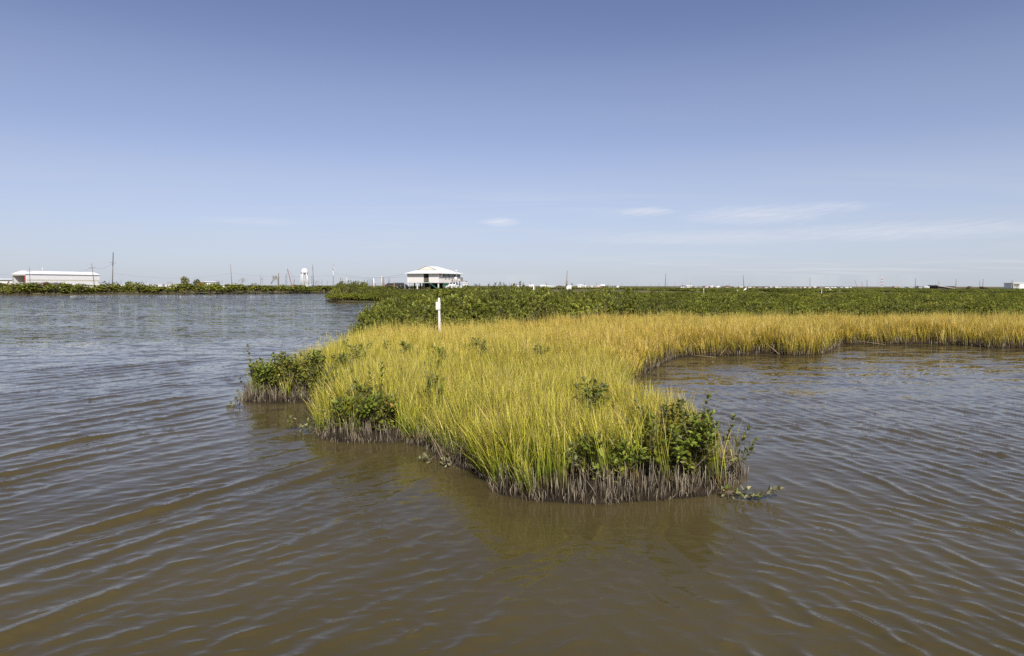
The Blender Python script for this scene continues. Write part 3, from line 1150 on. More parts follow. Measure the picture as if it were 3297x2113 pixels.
for (x, y, h) in ((-5.3, 25.4, 0.9), (-4.6, 26.2, 1.15), (-3.6, 27.0, 1.3), (-2.4, 28.6, 1.5), (-5.6, 26.4, 1.1), (-1.0, 30.4, 1.6), (0.6, 32.2, 1.7), (-6.0, 27.6, 1.0), (-6.3, 28.6, 1.25), (-6.2, 29.8, 1.5), (-6.6, 31.2, 1.4), (-6.7, 32.6, 1.7), (-6.8, 34.6, 1.75), (-5.2, 28.5, 1.35), (-4.4, 29.5, 1.5), (-5.4, 30.4, 1.8),
                  (-6.9, 37.2, 1.9), (-6.9, 39.6, 2.0), (-4.0, 31.0, 1.9), (-3.0, 31.6, 2.0), (-2.0, 32.6, 2.1), (-5.5, 33.0, 2.1), (-4.0, 34.0, 2.2), (-1.0, 34.0, 2.15), (0.6, 35.0, 2.1), (-3.4, 40.0, 2.4), (-1.6, 38.6, 2.5), (-0.2, 37.6, 2.45), (1.6, 40.0, 2.5), (3.2, 41.0, 2.3), (-2.4, 36.2, 2.35)):
    shrub_copy(x, y, 1.7 * rb.uniform(0.85, 1.1), h * rb.uniform(0.92, 1.05), 'tall dense mangrove shrub between the water and the grass, below the stilt house', 'tall mangroves below the house', r_=rb)
x, y, h = bx_[N_IND:], by_[N_IND:], bh[N_IND:]
n = len(x)
sc_h = h / 1.4 * RNG.uniform(0.85, 1.15, n)
sc_w = np.where(y < 62, 1.0, np.where(y < 110, 1.35, 1.9)) * RNG.uniform(0.85, 1.2, n)
thick = scatter('mangrove_thicket', np.stack([x, y, ground_z(x, y) - 0.04], -1), np.stack([0 * x, 0 * x, RNG.uniform(0, 6.283, n)], -1),
                np.stack([sc_w, sc_w, sc_h], -1), RNG.integers(0, 7, n), RNG.random(n), P_SHRUB)
tag(thick, 'wide field of green mangroves stretching back from the front rows', 'mangroves', kind='stuff')

# far mass out to the horizon
a, b = [], []
for (y0, y1, st_) in ((205, 330, 4.2), (330, 620, 8.0)):
    gxx, gyy = np.meshgrid(np.arange(-20, y1 * 0.95, st_), np.arange(y0, y1, st_))
    a.append((gxx + RNG.uniform(-0.5, 0.5, gxx.shape) * st_).ravel()); b.append((gyy + RNG.uniform(-0.5, 0.5, gyy.shape) * st_).ravel())
a, b = np.concatenate(a), np.concatenate(b)
k = (np.abs(a) < b * 0.9) & (a > -12) & ~((a < 12) & (b < 260))
a, b = a[k], b[k]
n = len(a)
hh = RNG.uniform(0.55, 0.95, n) * (0.6 + 0.7 * fbm(a * 0.05, b * 0.05, 12))
ww = np.where(b < 330, 3.2, 6.0) * RNG.uniform(0.8, 1.2, n)
zz = ground_z(a, b) - np.where(a > 60, 0.35, 0.5)
far_m = scatter('mangrove_thicket', np.stack([a, b, zz], -1), np.stack([0 * a, 0 * a, RNG.uniform(0, 6.283, n)], -1), np.stack([ww, ww, hh], -1), RNG.integers(0, 5, n), RNG.random(n), P_SHRUB_FAR)
tag(far_m, 'thin green line of distant scrub along the horizon', 'scrub', kind='stuff')


# ------------------------------------------------------------------ dead stalks and roots along the water's edge
def shore_walk(i0, i1, step):
    """points along the shoreline polygon with the inland normal"""
    out_ = []
    for (ax, ay), (bx, by) in zip(SH[i0:i1], SH[i0 + 1:i1 + 1]):
        L = math.hypot(bx - ax, by - ay)
        n = max(1, int(L / step))
        for k in range(n):
            f = (k + random.random()) / n
            out_.append((ax + (bx - ax) * f, ay + (by - ay) * f))
    return out_


def stalks(name, pts, hmin, hmax, rad, label, inland, cat='stalks'):
    x = np.array([p_[0] for p_ in pts]) + RNG.normal(0, inland, len(pts)); y = np.array([p_[1] for p_ in pts]) + RNG.normal(0, inland, len(pts))
    sd = sdist(x, y)
    k = (sd > -0.10) & (sd < 0.55)
    x, y, sd = x[k], y[k], sd[k]
    z = ground_z(x, y, sd)
    n = len(x)
    h = RNG.uniform(hmin, hmax, n) * (0.6 + 0.8 * fbm(x * 1.1, y * 1.1, 8)) * (1 - 0.5 * (sd < 0))
    az = RNG.uniform(0, 6.283, n); ln = np.abs(RNG.normal(0.0, 0.13, n)) * h * np.where(RNG.random(n) < 0.34, 4.5, 1.0)
    bend = RNG.normal(0, 0.012, n)
    V = np.zeros((n, 9, 3))
    rr = rad * RNG.uniform(0.6, 1.3, n)
    for lev, (f, rf) in enumerate(((-0.15, 1.0), (0.55, 0.9), (1.0, 0.45))):
        off = ln * max(f, 0) ** 1.2
        cxx = x + np.cos(az) * off + (bend if lev == 1 else 0); cyy = y + np.sin(az) * off
        for c in range(3):
            an = az + c * 2.094
            V[:, lev * 3 + c, 0] = cxx + np.cos(an) * rr * rf
            V[:, lev * 3 + c, 1] = cyy + np.sin(an) * rr * rf
            V[:, lev * 3 + c, 2] = z + h * f
    base = (np.arange(n) * 9)[:, None]
    quads = []
    for lev in (0, 1):
        for c in range(3):
            a, b = lev * 3 + c, lev * 3 + (c + 1) % 3
            quads.append(np.concatenate([base + a, base + b, base + b + 3, base + a + 3], 1))
    F = np.concatenate(quads)
    me = np_mesh(name, V.reshape(-1, 3), F, M_STALK, True, {'hf': np.tile([0, 0, 0, .5, .5, .5, 1, 1, 1], n), 'br': np.repeat(RNG.random(n), 9)})
    o = bpy.data.objects.new(name, me)
    COL.objects.link(o)
    return tag(o, label, cat, kind='stuff')


# stalk material: dark wet foot, tan dry top, each a little different
m = M_STALK; t = m.node_tree
p = [q for q in t.nodes if q.type == 'BSDF_PRINCIPLED'][0]
a_ = nd(t, 'ShaderNodeAttribute'); a_.attribute_name = 'hf'
b_ = nd(t, 'ShaderNodeAttribute'); b_.attribute_name = 'br'
cdry = ramp(t, b_.outputs['Fac'], [(0.0, (0.065, 0.052, 0.035)), (0.45, (0.22, 0.175, 0.115)), (1.0, (0.56, 0.48, 0.34))])
cst = mixc(t, ramp(t, a_.outputs['Fac'], [(0.1, 0.0), (0.5, 1.0)]), (0.04, 0.029, 0.018), cdry)
lk(t, cst, p.inputs['Base Color'])

i_a = SHORE.index(Z(2385, 1525)); i_b = SHORE.index(Z(782, 1280))
front = shore_walk(i_a - 2, i_b + 1, 0.0055)
stalks('dead_stalks', front, 0.10, 0.36, 0.0046, 'grey brown dead stalks and breathing roots along the near waterline', 0.14)
i_c = SHORE.index(Z(3297, 1121))
back = shore_walk(i_c - 1, i_a - 2, 0.02)
stalks('dead_stalks', back, 0.22, 0.42, 0.008, 'brown dead stalks edging the grass across the pond', 0.16)

# ------------------------------------------------------------------ shrubs close to the camera
def ZP(px, py):
    p_ = at_z(px, py)
    return p_.x, p_.y


x, y = ZP(2200, 1572)
near_shrub('dark leafy mangrove shrub at the near corner of the point, shoots reaching over the pond', x, y + 0.12, 0.66, 0.36, 0.92, 28, 5, 21, 0.10,
           extra=[[(0.45, 0, 0.3), (0.62, 0.02, 0.5), (0.66, 0, 0.72)], [(0.5, 0.02, 0.25), (0.75, 0.0, 0.38), (0.86, 0.0, 0.58)], [(0.55, 0, 0.2), (0.84, -0.02, 0.28), (0.95, 0.0, 0.42)],
                  [(0.2, 0, 0.5), (0.28, 0.02, 0.8), (0.33, 0, 1.0)], [(0.5, 0, 0.15), (0.78, -0.04, 0.2), (0.88, -0.03, 0.3)]], dens=0.036)
x, y = ZP(1960, 1590)
near_shrub('low mangrove shrub tangled in grass on the front edge of the point', x, y + 0.16, 0.62, 0.26, 0.56, 13, 4, 22, 0.12, max_parts=220)
x, y = ZP(1170, 1415)
near_shrub('dark mangrove shrub with one tall spike, on the front left bank', x, y + 0.16, 0.58, 0.28, 0.80, 18, 5, 23, 0.10,
           extra=[[(0.18, 0.05, 0.4), (0.27, 0.05, 0.8), (0.28, 0.05, 1.12)], [(0.05, 0.05, 0.5), (0.08, 0.05, 0.75), (0.08, 0.05, 0.95)],
                  [(-0.3, -0.05, 0.2), (-0.5, -0.1, 0.28), (-0.62, -0.12, 0.34)], [(-0.3, 0, 0.15), (-0.55, -0.12, 0.12), (-0.68, -0.15, 0.2)]], dens=0.036)
x, y = ZP(868, 1290)
near_shrub('bushy mangrove shrub holding the far left tip of the grass island', x, y + 0.30, 0.64, 0.42, 1.02, 30, 5, 24, 0.10,
           extra=[[(-0.45, 0, 0.5), (-0.56, 0, 0.85), (-0.58, 0, 1.08)], [(-0.5, -0.1, 0.15), (-0.66, -0.1, 0.22), (-0.74, -0.1, 0.34)]])
x, y = ZP(1000, 1288)
near_shrub('mangrove shrub half hidden by grass beside the left tip', x, y + 0.22, 0.66, 0.36, 1.0, 20, 4, 25, 0.10, max_parts=240)
x, y = ZP(1900, 1500)
near_shrub('dark mangrove sprout standing up out of the grass behind the front edge', x, y + 0.2, 0.30, 0.24, 1.16, 11, 3, 26, 0.4, max_parts=180)
x, y = ZP(1075, 1350)
near_shrub('loose mangrove shrub filling the notch between the left tip and the spiked shrub', x, y + 0.18, 0.48, 0.3, 0.85, 15, 4, 27, 0.10, max_parts=220)
x, y = ZP(1120, 1285)
near_shrub('mangrove shrub deep in the grass behind the notch of the left bank', x, y + 0.5, 0.5, 0.35, 1.06, 13, 4, 28, 0.3, max_parts=180)
# little sprouts showing among the blades
sprouts = [(1385, 1300, 0.22, 1.02, 'mangrove sprout in the grass above the front bank, left of the middle'),
           (1415, 1265, 0.16, 1.0, 'slim mangrove sprout just behind the larger one left of the middle'),
           (1520, 1215, 0.18, 1.0, 'small mangrove sprout in the grass below the white marker post'),
           (1560, 1235, 0.12, 1.02, 'tiny mangrove sprout right of the one below the marker post'),
           (1300, 1240, 0.20, 1.02, 'small mangrove sprout in the grass above the spiked shrub'),
           (1240, 1225, 0.14, 1.02, 'tiny mangrove sprout left of the one above the spiked shrub'),
           (1105, 1235, 0.15, 1.0, 'small mangrove sprout at the left rim of the grass'),
           (1160, 1250, 0.22, 1.0, 'mangrove sprout between the left rim and the spiked shrub'),
           (1740, 1245, 0.13, 1.02, 'lone mangrove sprout in the middle of the grass point'),
           (1395, 1395, 0.16, 1.0, 'low mangrove sprout in the grass right of the spiked shrub'),
           (2075, 1530, 0.22, 0.9, 'mangrove sprout filling in between the low shrub and the corner shrub')]
for i, (px, py, rad, h, lab) in enumerate(sprouts):
    x, y = ZP(px, py)
    near_shrub(lab, x, y + 0.3, rad, rad, h, 7, 2, 60 + i, 0.55, max_parts=90, name='mangrove_sprout', pale_low=0.0)


def low_branch(label, base, tips, seed, pale=0.75):
    """a branch drooping into the water, silt-grey leaves in tufts"""
    r_ = random.Random(seed)
    bx0, by0 = base
    root = thing('mangrove_branch', label, 'branch', (bx0, by0, 0.0))
    mb = MB()
    lv = []
    for tx, ty, tz in tips:
        pts = [Vector((0, 0, 0.10)), Vector((tx * 0.5, ty * 0.5, 0.02)), Vector((tx * 0.85, ty * 0.85, tz * 0.5 + 0.01)), Vector((tx, ty, tz))]
        mb.tube(pts, [0.006, 0.005, 0.004, 0.002], 5, False)
        lv += shoot_leaves(pts, r_, 0.036, 0.62, 5, 60)
    mb.build('twig', M_TWIG, root, True)
    for c, fr, s in lv:
        me = r_.choice(LEAVES_PALE if r_.random() < pale else LEAVES)
        o = bpy.data.objects.new('leaf', me)
        COL.objects.link(o); o.parent = root
        c = Vector((c.x, c.y, max(c.z, 0.012)))
        o.matrix_local = Matrix.Translation(c) @ (fr @ Matrix.Diagonal((s, s, s))).to_4x4()
    return root


low_branch('silt-grey mangrove branch trailing in the water off the near right corner', ZP(2320, 1600),
           [(0.05, -0.05, 0.10), (0.14, -0.10, 0.07), (0.26, -0.12, 0.12), (0.36, -0.16, 0.06), (0.50, -0.13, 0.08), (0.60, -0.10, 0.13), (0.68, -0.08, 0.12)], 31)
low_branch('pale mangrove sprig floating alone left of the spiked shrub', ZP(965, 1385), [(-0.06, 0, 0.16), (-0.22, 0.03, 0.13), (0.05, -0.08, 0.05), (-0.14, -0.02, 0.2)], 32, 0.5)
low_branch('pale mangrove sprig hanging over the water beside the spiked shrub', ZP(1030, 1395), [(-0.22, 0.05, 0.20), (-0.12, 0.03, 0.28), (-0.2, -0.05, 0.12)], 33, 0.6)
low_branch('small pale-leaved twig at the foot of the front bank', ZP(1400, 1490), [(-0.13, 0, 0.09), (-0.20, 0.03, 0.05), (-0.10, -0.04, 0.07)], 34, 1.0)
low_branch('tiny pale-leaved twig nearer the grass on the front bank', ZP(1435, 1500), [(-0.04, -0.02, 0.07), (0.03, -0.03, 0.06)], 35, 1.0)
low_branch('silt-covered mangrove twig among the stalks below the low shrub', ZP(1965, 1585), [(-0.05, -0.03, 0.14), (0.06, -0.05, 0.09), (0.02, -0.02, 0.2)], 36, 0.8)
low_branch('bare little mangrove twig in the water off the far left tip', ZP(775, 1310), [(-0.10, 0, 0.14), (-0.18, 0, 0.08), (-0.05, 0, 0.3), (-0.25, 0.05, 0.03)], 37, 0.4)


def reed(label, pts, rad=0.006, mat_=None, name='fallen_reed'):
    pts = [Vector(q) for q in pts]
    b = pts[0].copy()
    mb = MB().tube([q - b for q in pts], [rad * (1 - 0.5 * i / (len(pts) - 1)) for i in range(len(pts))], 5)
    o = mb.build(name, mat_ or M_DRY, None, True, loc=b)
    return tag(o, label, 'reed')


def P3(px, py, y):
    p_ = at_y(px, py, y)
    return (p_.x, p_.y, p_.z)


reed('long dry reed leaning across the front left bank', [P3(1432, 1490, 9.9), P3(1415, 1440, 9.95), P3(1380, 1390, 10.1), P3(1325, 1335, 10.4)])
reed('second dry reed lying against the front left bank', [P3(1425, 1487, 9.85), P3(1400, 1430, 9.9), P3(1370, 1378, 10.1)], 0.005)
reed('dark stick floating flat on the pond beyond the trailing branch', [P3(2436, 1592, 8.53), P3(2470, 1588, 8.60), P3(2500, 1583, 8.68)], 0.006, M_TWIG, 'floating_stick')
reed('curved twig rising from the water by the near right corner', [P3(2385, 1530, 9.3), P3(2400, 1560, 9.0), P3(2398, 1590, 8.7), P3(2390, 1620, 8.2)], 0.005, M_TWIG)
reed('short tan reed poking from the front edge into the water', [P3(1740, 1620, 8.2), P3(1765, 1600, 8.25), P3(1778, 1580, 8.35)], 0.006)
reed('bent tan reed at the water below the low shrub', [P3(1888, 1640, 8.0), P3(1905, 1628, 8.1), P3(1945, 1615, 8.2)], 0.006)
reed('long pale stick lying along the far bank of the pond', [P3(2235, 1145, 25.0), P3(2270, 1147, 24.8), P3(2305, 1151, 24.6)], 0.014)
reed('straw reed slanting down the far bank beside the pale stick', [P3(2318, 1145, 25.3), P3(2345, 1112, 25.6)], 0.012)
reed('reed leaning out from the bulge of the far bank', [P3(2510, 1142, 25.6), P3(2460, 1100, 26.2)], 0.012)
reed('dead reed lying low on the right part of the far bank', [P3(2760, 1098, 29.2), P3(2850, 1110, 28.6)], 0.014)
reed('thin reed bowing over the pond behind the corner shrub', [P3(2098, 1350, 13.2), P3(2130, 1322, 13.0), P3(2180, 1316, 12.8)], 0.005)

M_POST = plain('weathered_white_paint', (0.74, 0.72, 0.67), 0.6, 0.22, 7.0)
# ------------------------------------------------------------------ white marker post in the grass
b = at_y(1417, 1045, 26.0)
z0 = float(ground_z(np.array([b.x]), np.array([b.y]))[0])
top = at_y(1413, 959, 26.0)
mk = thing('marker_post', 'white marker post with a small blank white board, in the grass', 'post', (b.x, 26.0, z0), R(8))
hz = top.z - z0
dx = top.x - b.x
MB().hexa([(-.04, -.04, -.3), (.04, -.04, -.3), (.04, .04, -.3), (-.04, .04, -.3), (dx - .04, -.04, hz), (dx + .04, -.04, hz), (dx + .04, .04, hz), (dx - .04, .04, hz)]).build('post', M_POST, mk)
zb0, zb1 = at_y(1410, 997, 26).z - z0, at_y(1410, 972, 26).z - z0
MB().box(dx - .12, dx + .055, -.075, -.045, zb0, zb1).build('board', M_POST, mk)

# ------------------------------------------------------------------ far shore shrubs and the spit
rb = random.Random(5)
for i in range(66):
    px = -70 + i * 17.5 + rb.uniform(-6, 6)
    yy = 951 - 6.5 * max(px, 0) / 1060
    p_ = at_z(px, yy)
    hgt = rb.uniform(1.8, 3.2) * (1.12 if 300 < px < 420 else 1.0)
    back_ = rb.choice((1.0, 2.2, 3.5))
    shrub_copy(p_.x, p_.y + back_ + 0.8, rb.uniform(3.6, 5.0), hgt, 'green shrub in the low hedge of mangroves along the far left shore',
               'mangroves along the far left shore', True, rb)
a = np.array([rb.uniform(-160, -30) for _ in range(900)]); b = np.array([rb.uniform(150, 330) for _ in range(900)])
sd = sdist(a, b); k = (sd > 3.5) & (sd < 45)
a, b = a[k], b[k]; n = len(a)
hedge = scatter('shore_scrub', np.stack([a, b, ground_z(a, b) - 0.1], -1), np.stack([0 * a, 0 * a, RNG.uniform(0, 6.28, n)], -1),
                np.stack([RNG.uniform(2.4, 3.6, n), RNG.uniform(2.4, 3.6, n), RNG.uniform(0.65, 0.95, n)], -1), RNG.integers(0, 5, n), RNG.random(n), P_SHRUB_FAR)
tag(hedge, 'green scrub filling the land behind the far left shore', 'scrub', kind='stuff')
for i in range(26):
    px = rb.uniform(1062, 1300); f = (px - 1050) / 250
    p_ = at_z(px, 971 - 2 * f)
    d = 0.9 + (rb.random() ** 1.3) * 16
    hgt = (3.2 if px < 1180 else 2.1) * rb.uniform(0.6, 1.08) * (1.0 if px > 1085 else 0.75)
    shrub_copy(p_.x * (p_.y + d) / p_.y, p_.y + d, rb.uniform(2.2, 3.2), hgt, 'mangrove shrub on the little spit in front of the fence and parked cars', 'mangroves on the spit', False, rb)
a = np.array([rb.uniform(-34, -8) for _ in range(1500)]); b = np.array([rb.uniform(108, 182) for _ in range(1500)])
sd = sdist(a, b); k = (sd > 0.7)
a, b = a[k], b[k]; n = len(a)
sp_ = scatter('shore_scrub', np.stack([a, b, ground_z(a, b) - 0.1], -1), np.stack([0 * a, 0 * a, RNG.uniform(0, 6.28, n)], -1),
              np.stack([RNG.uniform(1.3, 2.2, n), RNG.uniform(1.3, 2.2, n), np.interp(b, [110, 135, 160, 182], [1.0, 0.75, 0.36, 0.18]) * RNG.uniform(0.6, 1.05, n)], -1), RNG.integers(0, 7, n), RNG.random(n), P_SHRUB)
tag(sp_, 'low green scrub between the spit and the fence by the house', 'scrub', kind='stuff')
#@@BG@@
# ------------------------------------------------------------------ poles, wires and masts
M_STEEL = plain('galvanised_steel', (0.45, 0.45, 0.46), 0.5, 0.1, 3, metallic=0.3)
M_CRANE = plain('crane_red_paint', (0.30, 0.16, 0.14), 0.6, 0.2, 1)
M_TOWER = plain('tower_white', (0.82, 0.82, 0.80), 0.45, 0.04, 0.2)
M_INS = plain('insulator_grey', (0.35, 0.33, 0.32), 0.4, 0.1, 5)
M_RED = plain('red_paint', (0.35, 0.06, 0.05), 0.6, 0.15, 2)
M_CABLE = plain('cable_black', (0.05, 0.05, 0.05), 0.6, 0.1, 2)
M_STUMP = plain('grey_driftwood', (0.30, 0.25, 0.21), 0.9, 0.3, 6)


def gz(x, y):
    return float(ground_z(np.array([float(x)]), np.array([float(y)]))[0])


def pole(px, ytop, Y, base_px=None, label='', r=0.14, mat_=None, arms=(), upper=None, name='utility_pole', cat='pole', group=None, extras=None):
    """a round pole from the ground to a pixel height; arms: (pixel y, half length in m)"""
    base_px = px if base_px is None else base_px
    bpt = at_y(base_px, 921, Y)
    z0 = gz(bpt.x, Y)
    top_ = at_y(px, ytop, Y)
    root = thing(name, label, cat, (bpt.x, Y, z0), 0, group)
    v = Vector((top_.x - bpt.x, 0, top_.z - z0))
    mb = MB().tube([(0, 0, -0.3), v * 0.5, v], [r * 1.15, r * 0.95, r * 0.75], 8)
    sh = mb.build('shaft', mat_ or M_POLE, root, True)
    if upper:
        f = (at_y(px, upper, Y).z - z0) / v.z
        MB().tube([v * f, v * 1.001], [r * 0.98, r * 0.80], 8).build('shaft_top', M_POLE_D, root, True)
    for ay, hl in arms:
        f = (at_y(px, ay, Y).z - z0) / v.z
        c = v * f
        tilt = v.x / v.z
        d = Vector((1, 0, -tilt)).normalized()
        a = c - d * hl + Vector((0, -r, 0)); b = c + d * hl + Vector((0, -r, 0))
        up = Vector((0, 0, 0.11))
        arm = MB().hexa([a + Vector((0, -.07, 0)), b + Vector((0, -.07, 0)), b + Vector((0, .07, 0)), a + Vector((0, .07, 0)),
                         a + Vector((0, -.07, 0)) + up, b + Vector((0, -.07, 0)) + up, b + Vector((0, .07, 0)) + up, a + Vector((0, .07, 0)) + up]).build('crossarm', M_POLE, root)
        for q in (-0.92, -0.4, 0.4, 0.92):
            k = c + d * hl * q + Vector((0, -r, 0.11))
            MB().lathe([(0.04, k.z), (0.07, k.z + 0.08), (0.05, k.z + 0.2)], 6, k.x, k.y).build('insulator', M_INS, arm)
    if extras:
        extras(root, v, r)
    return root


def wire(p0, p1, sag, label, r=0.022):
    p0, p1 = Vector(p0), Vector(p1)
    pts = []
    for i in range(15):
        f = i / 14
        q = p0.lerp(p1, f) - p0
        q.z -= sag * 4 * f * (1 - f)
        pts.append(q)
    o = MB().tube(pts, r, 4).build('power_line', M_CABLE, None, False, loc=p0)
    return tag(o, label, 'cable')


pole(94, 862, 330, 98, 'weathered utility pole with one crossarm in front of the long white warehouse', 0.14, arms=[(874, 1.35)])
pole(295, 849, 300, 305, 'leaning utility pole with a crossarm at the right end of the warehouse', 0.15, arms=[(863, 1.4)])
pole(364.5, 813, 280, 361, 'tall utility pole with dark upper half, tallest on the far left shore', 0.17, arms=[(847, 1.35)], upper=856)
pole(742, 851, 420, 747, 'tall plain pole leaning slightly, between the bare tree and the long trailer', 0.17)
pole(897, 880, 350, 897, 'thick short dark piling left of the crane', 0.27, M_POLE, name='piling', cat='piling')
pole(921, 882, 350, 920.5, 'slim dark piling beside the crane boom', 0.13, M_POLE_D, name='piling', cat='piling')
pole(1006.5, 853, 360, 1010, 'tall dark pole just right of the water tower', 0.19, M_POLE, arms=[(864, 0.4)])
pole(1004, 889, 360, 1004.5, 'short pole close beside the tall dark pole', 0.11, M_POLE_D, name='piling', cat='piling')
pole(994, 889, 380, 995, 'short pole in front of the right leg of the water tower', 0.11, M_POLE, name='piling', cat='piling')


def junk(root, v, r):
    c = v * 0.80
    MB().lathe([(0.22, c.z - 0.55), (0.25, c.z - 0.4), (0.25, c.z + 0.35), (0.2, c.z + 0.45)], 10, 0.42, -0.1).build('transformer', M_STEEL, root, True)
    MB().poly([(0.3, -.2, c.z + 1.2), (0.75, -.25, c.z + 1.0), (1.3, -.2, c.z - 0.9), (1.0, -.2, c.z - 0.2)]).poly([(0.1, -.25, c.z - .8), (0.5, -.3, c.z - 1.0), (0.45, -.25, c.z - 3.2), (0.2, -.25, c.z - 3.0)]).build('torn_sheet', M_WHITE, root)


pole(1074.5, 850, 330, 1072, 'utility pole with transformer and torn white sheets flapping, left of the stilt house', 0.11, arms=[(864, 0.8)], extras=junk)
pole(1827, 872, 190, 1822, 'tall leaning grey pole behind the small white sign', 0.16, M_STUMP)
pole(1828, 905, 189, 1824.5, 'short pole crossing the foot of the tall leaning pole', 0.13, M_STUMP, name='piling', cat='piling')
pole(2144, 881, 430, 2141, 'tall plain pole above the middle of the mangrove field', 0.21, M_POLE)
pole(2393, 886, 430, 2396, 'plain pole rising behind the white bird', 0.2, M_POLE)
pole(2608, 893, 460, 2608, 'thin plain pole left of the lattice tower, above the brown clearing', 0.17, M_POLE)
pole(2792, 902, 460, 2792, 'plain pole just left of the red and white lattice tower', 0.19, M_POLE)
pole(2948, 896, 460, 2947, 'plain pole between the far white buildings and the lattice tower', 0.19, M_POLE)
pole(3023, 904, 520, 3023, 'pole behind the left end of the dark shed', 0.19, M_POLE)
pole(3079, 899, 460, 3077, 'pole right of the dark shed', 0.2, M_POLE)
pole(3155, 904, 460, 3155, 'shorter of two poles standing together right of the shed', 0.17, M_POLE)
pole(3166, 899, 460, 3164, 'taller of two poles standing together right of the shed', 0.19, M_POLE)
pole(3259, 902, 460, 3259, 'pole beside the white two-storey building at the right edge', 0.2, M_POLE)
# pilings by the fence
for i, px in enumerate((1183, 1188.3, 1194.5, 1199.6)):
    pole(px, (900.5, 899.5, 899, 900.5)[i], 300, px, 'thin dark piling in the row of four left of the white piling', 0.10, M_POLE_D, name='piling', cat='piling', group='row of four dark pilings')
pole(1203, 896, 300, 1204, 'thick white piling at the end of the row of four dark ones', 0.26, M_WHITE, name='piling', cat='piling')
pole(1231.5, 892, 300, 1230.5, 'pale grey piling, left one of the tight cluster behind the fence', 0.2, M_STUMP, name='piling', cat='piling')
pole(1235, 894, 303, 1235.5, 'grey brown piling, right one of the tight cluster behind the fence', 0.22, M_POLE, name='piling', cat='piling')
pole(1229, 890, 305, 1229, 'white piling behind the tight cluster', 0.14, M_WHITE, name='piling', cat='piling')
pole(1250.2, 895, 320, 1250.4, 'slim grey piling behind the black car, left of a pair', 0.13, M_POLE, name='piling', cat='piling')
pole(1253.8, 895, 320, 1254, 'slim grey piling behind the black car, right of a pair', 0.11, M_POLE, name='piling', cat='piling')
pole(1097, 894, 320, 1097, 'pale stub post left of the spit, taller of two', 0.14, M_STUMP, name='piling', cat='piling')
pole(1102, 897, 322, 1102.5, 'dark stub post left of the spit, shorter of two', 0.1, M_POLE_D, name='piling', cat='piling')
pole(1116.5, 895, 320, 1116, 'white stub post standing alone above the spit', 0.13, M_WHITE, name='piling', cat='piling')
pole(1036.5, 900, 340, 1036.5, 'short rust brown post right of the tall dark pole', 0.11, M_POLE, name='piling', cat='piling')
pole(137, 866, 500, 137.5, 'thin white mast with a round head above the warehouse roof', 0.16, M_WHITE, name='mast', cat='mast',
     extras=lambda root, v, r: MB().lathe([(0.1, v.z - .3), (0.5, v.z), (0.5, v.z + .35), (0.1, v.z + .7)], 8, v.x, 0).build('lamp_head', M_WHITE, root, True))
for i, (px, yt) in enumerate(((113, 897), (125, 898), (353, 902), (389, 902), (418, 903), (435, 907), (470, 906), (549, 904), (555, 907), (715, 903), (838, 886), (946, 903), (959, 904), (1054, 906),
                              (1576, 909), (1640, 909), (1681, 912), (1707, 909), (1757, 908), (1881, 909), (1921, 909), (1958, 911), (2002, 911), (2050, 912), (2094, 914), (2121, 912), (2148, 913), (2173, 914),
                              (2198, 912), (2222, 912), (2287, 913), (2308, 914), (2328, 914), (2348, 915), (2412, 914), (3012, 915))):
    pole(px + 0.4, yt - 1.5, 520 + 7 * i % 90, px, 'thin bare pole far off on the skyline among the low roofs' if px > 1500 else 'thin bare pole far off behind the far left shore', 0.13, M_POLE, name='distant_pole', cat='pole',
         group='thin far poles along the right skyline' if px > 1500 else 'thin far poles behind the left shore')

# power lines strung between the poles
def tip(px, py, y):
    return at_y(px, py, y)


wire(tip(-30, 884, 350), tip(94, 874, 330), 0.6, 'wire from the left picture edge to the pole before the warehouse')
wire(tip(94, 874, 330), tip(295, 863, 300), 2.4, 'wire from the warehouse pole to the leaning pole')
wire(tip(295, 863, 300), tip(364, 847, 280), 1.2, 'wire from the leaning pole to the tallest pole')
wire(tip(361, 880, 280), tip(742, 880, 420), 2.6, 'low wire from the tallest pole to the plain leaning pole')
wire(tip(742, 879, 420), tip(1074, 886, 330), 1.6, 'wire behind the crane and the water tower')
wire(tip(1074, 878, 330), tip(1306, 891, 200), 1.2, 'lower wire running to the stilt house')
wire(tip(1120, 892, 320), tip(1304, 882, 200), 1.0, 'upper faint wire running to the eave of the stilt house')

# crane
cb = at_y(941, 918, 700); zc0 = gz(cb.x, 700)
cr = thing('crane', 'thin crane boom leaning left against the sky near the water tower', 'crane', (cb.x, 700, zc0))
tp_ = at_y(925, 866, 700) - Vector((cb.x, 700, zc0)); mst = at_y(949, 899, 700) - Vector((cb.x, 700, zc0)); foot2 = at_y(945, 918, 700) - Vector((cb.x, 700, zc0))
mb = MB()
for ox, oy in ((-.35, -.35), (.35, -.35), (.35, .35), (-.35, .35)):
    mb.tube([(ox, oy, 0), tp_ + Vector((ox * .3, oy * .3, 0))], 0.13, 4)
for i in range(16):
    f0, f1 = i / 16, (i + 1) / 16
    s0, s1 = .35 * (1 - .7 * f0), .35 * (1 - .7 * f1)
    mb.tube([tp_ * f0 + Vector((-s0, -s0, 0)), tp_ * f1 + Vector((s1, -s1, 0))], 0.07, 3)
mb.build('boom', M_CRANE, cr)
MB().tube([foot2, mst], [0.35, 0.25], 6).build('mast', M_POLE, cr)
MB().tube([tp_, mst], 0.07, 4).build('cable', M_CABLE, cr)
MB().tube([tp_, Vector((tp_.x, 0, 0.5))], 0.05, 4).build('hoist_line', M_CABLE, cr)
MB().box(-1.5, 3.2, -1.3, 1.3, 0, 2.4).box(-2.2, 3.6, -1.6, 1.6, -0.2, 0.7).build('cab', M_CRANE, cr)

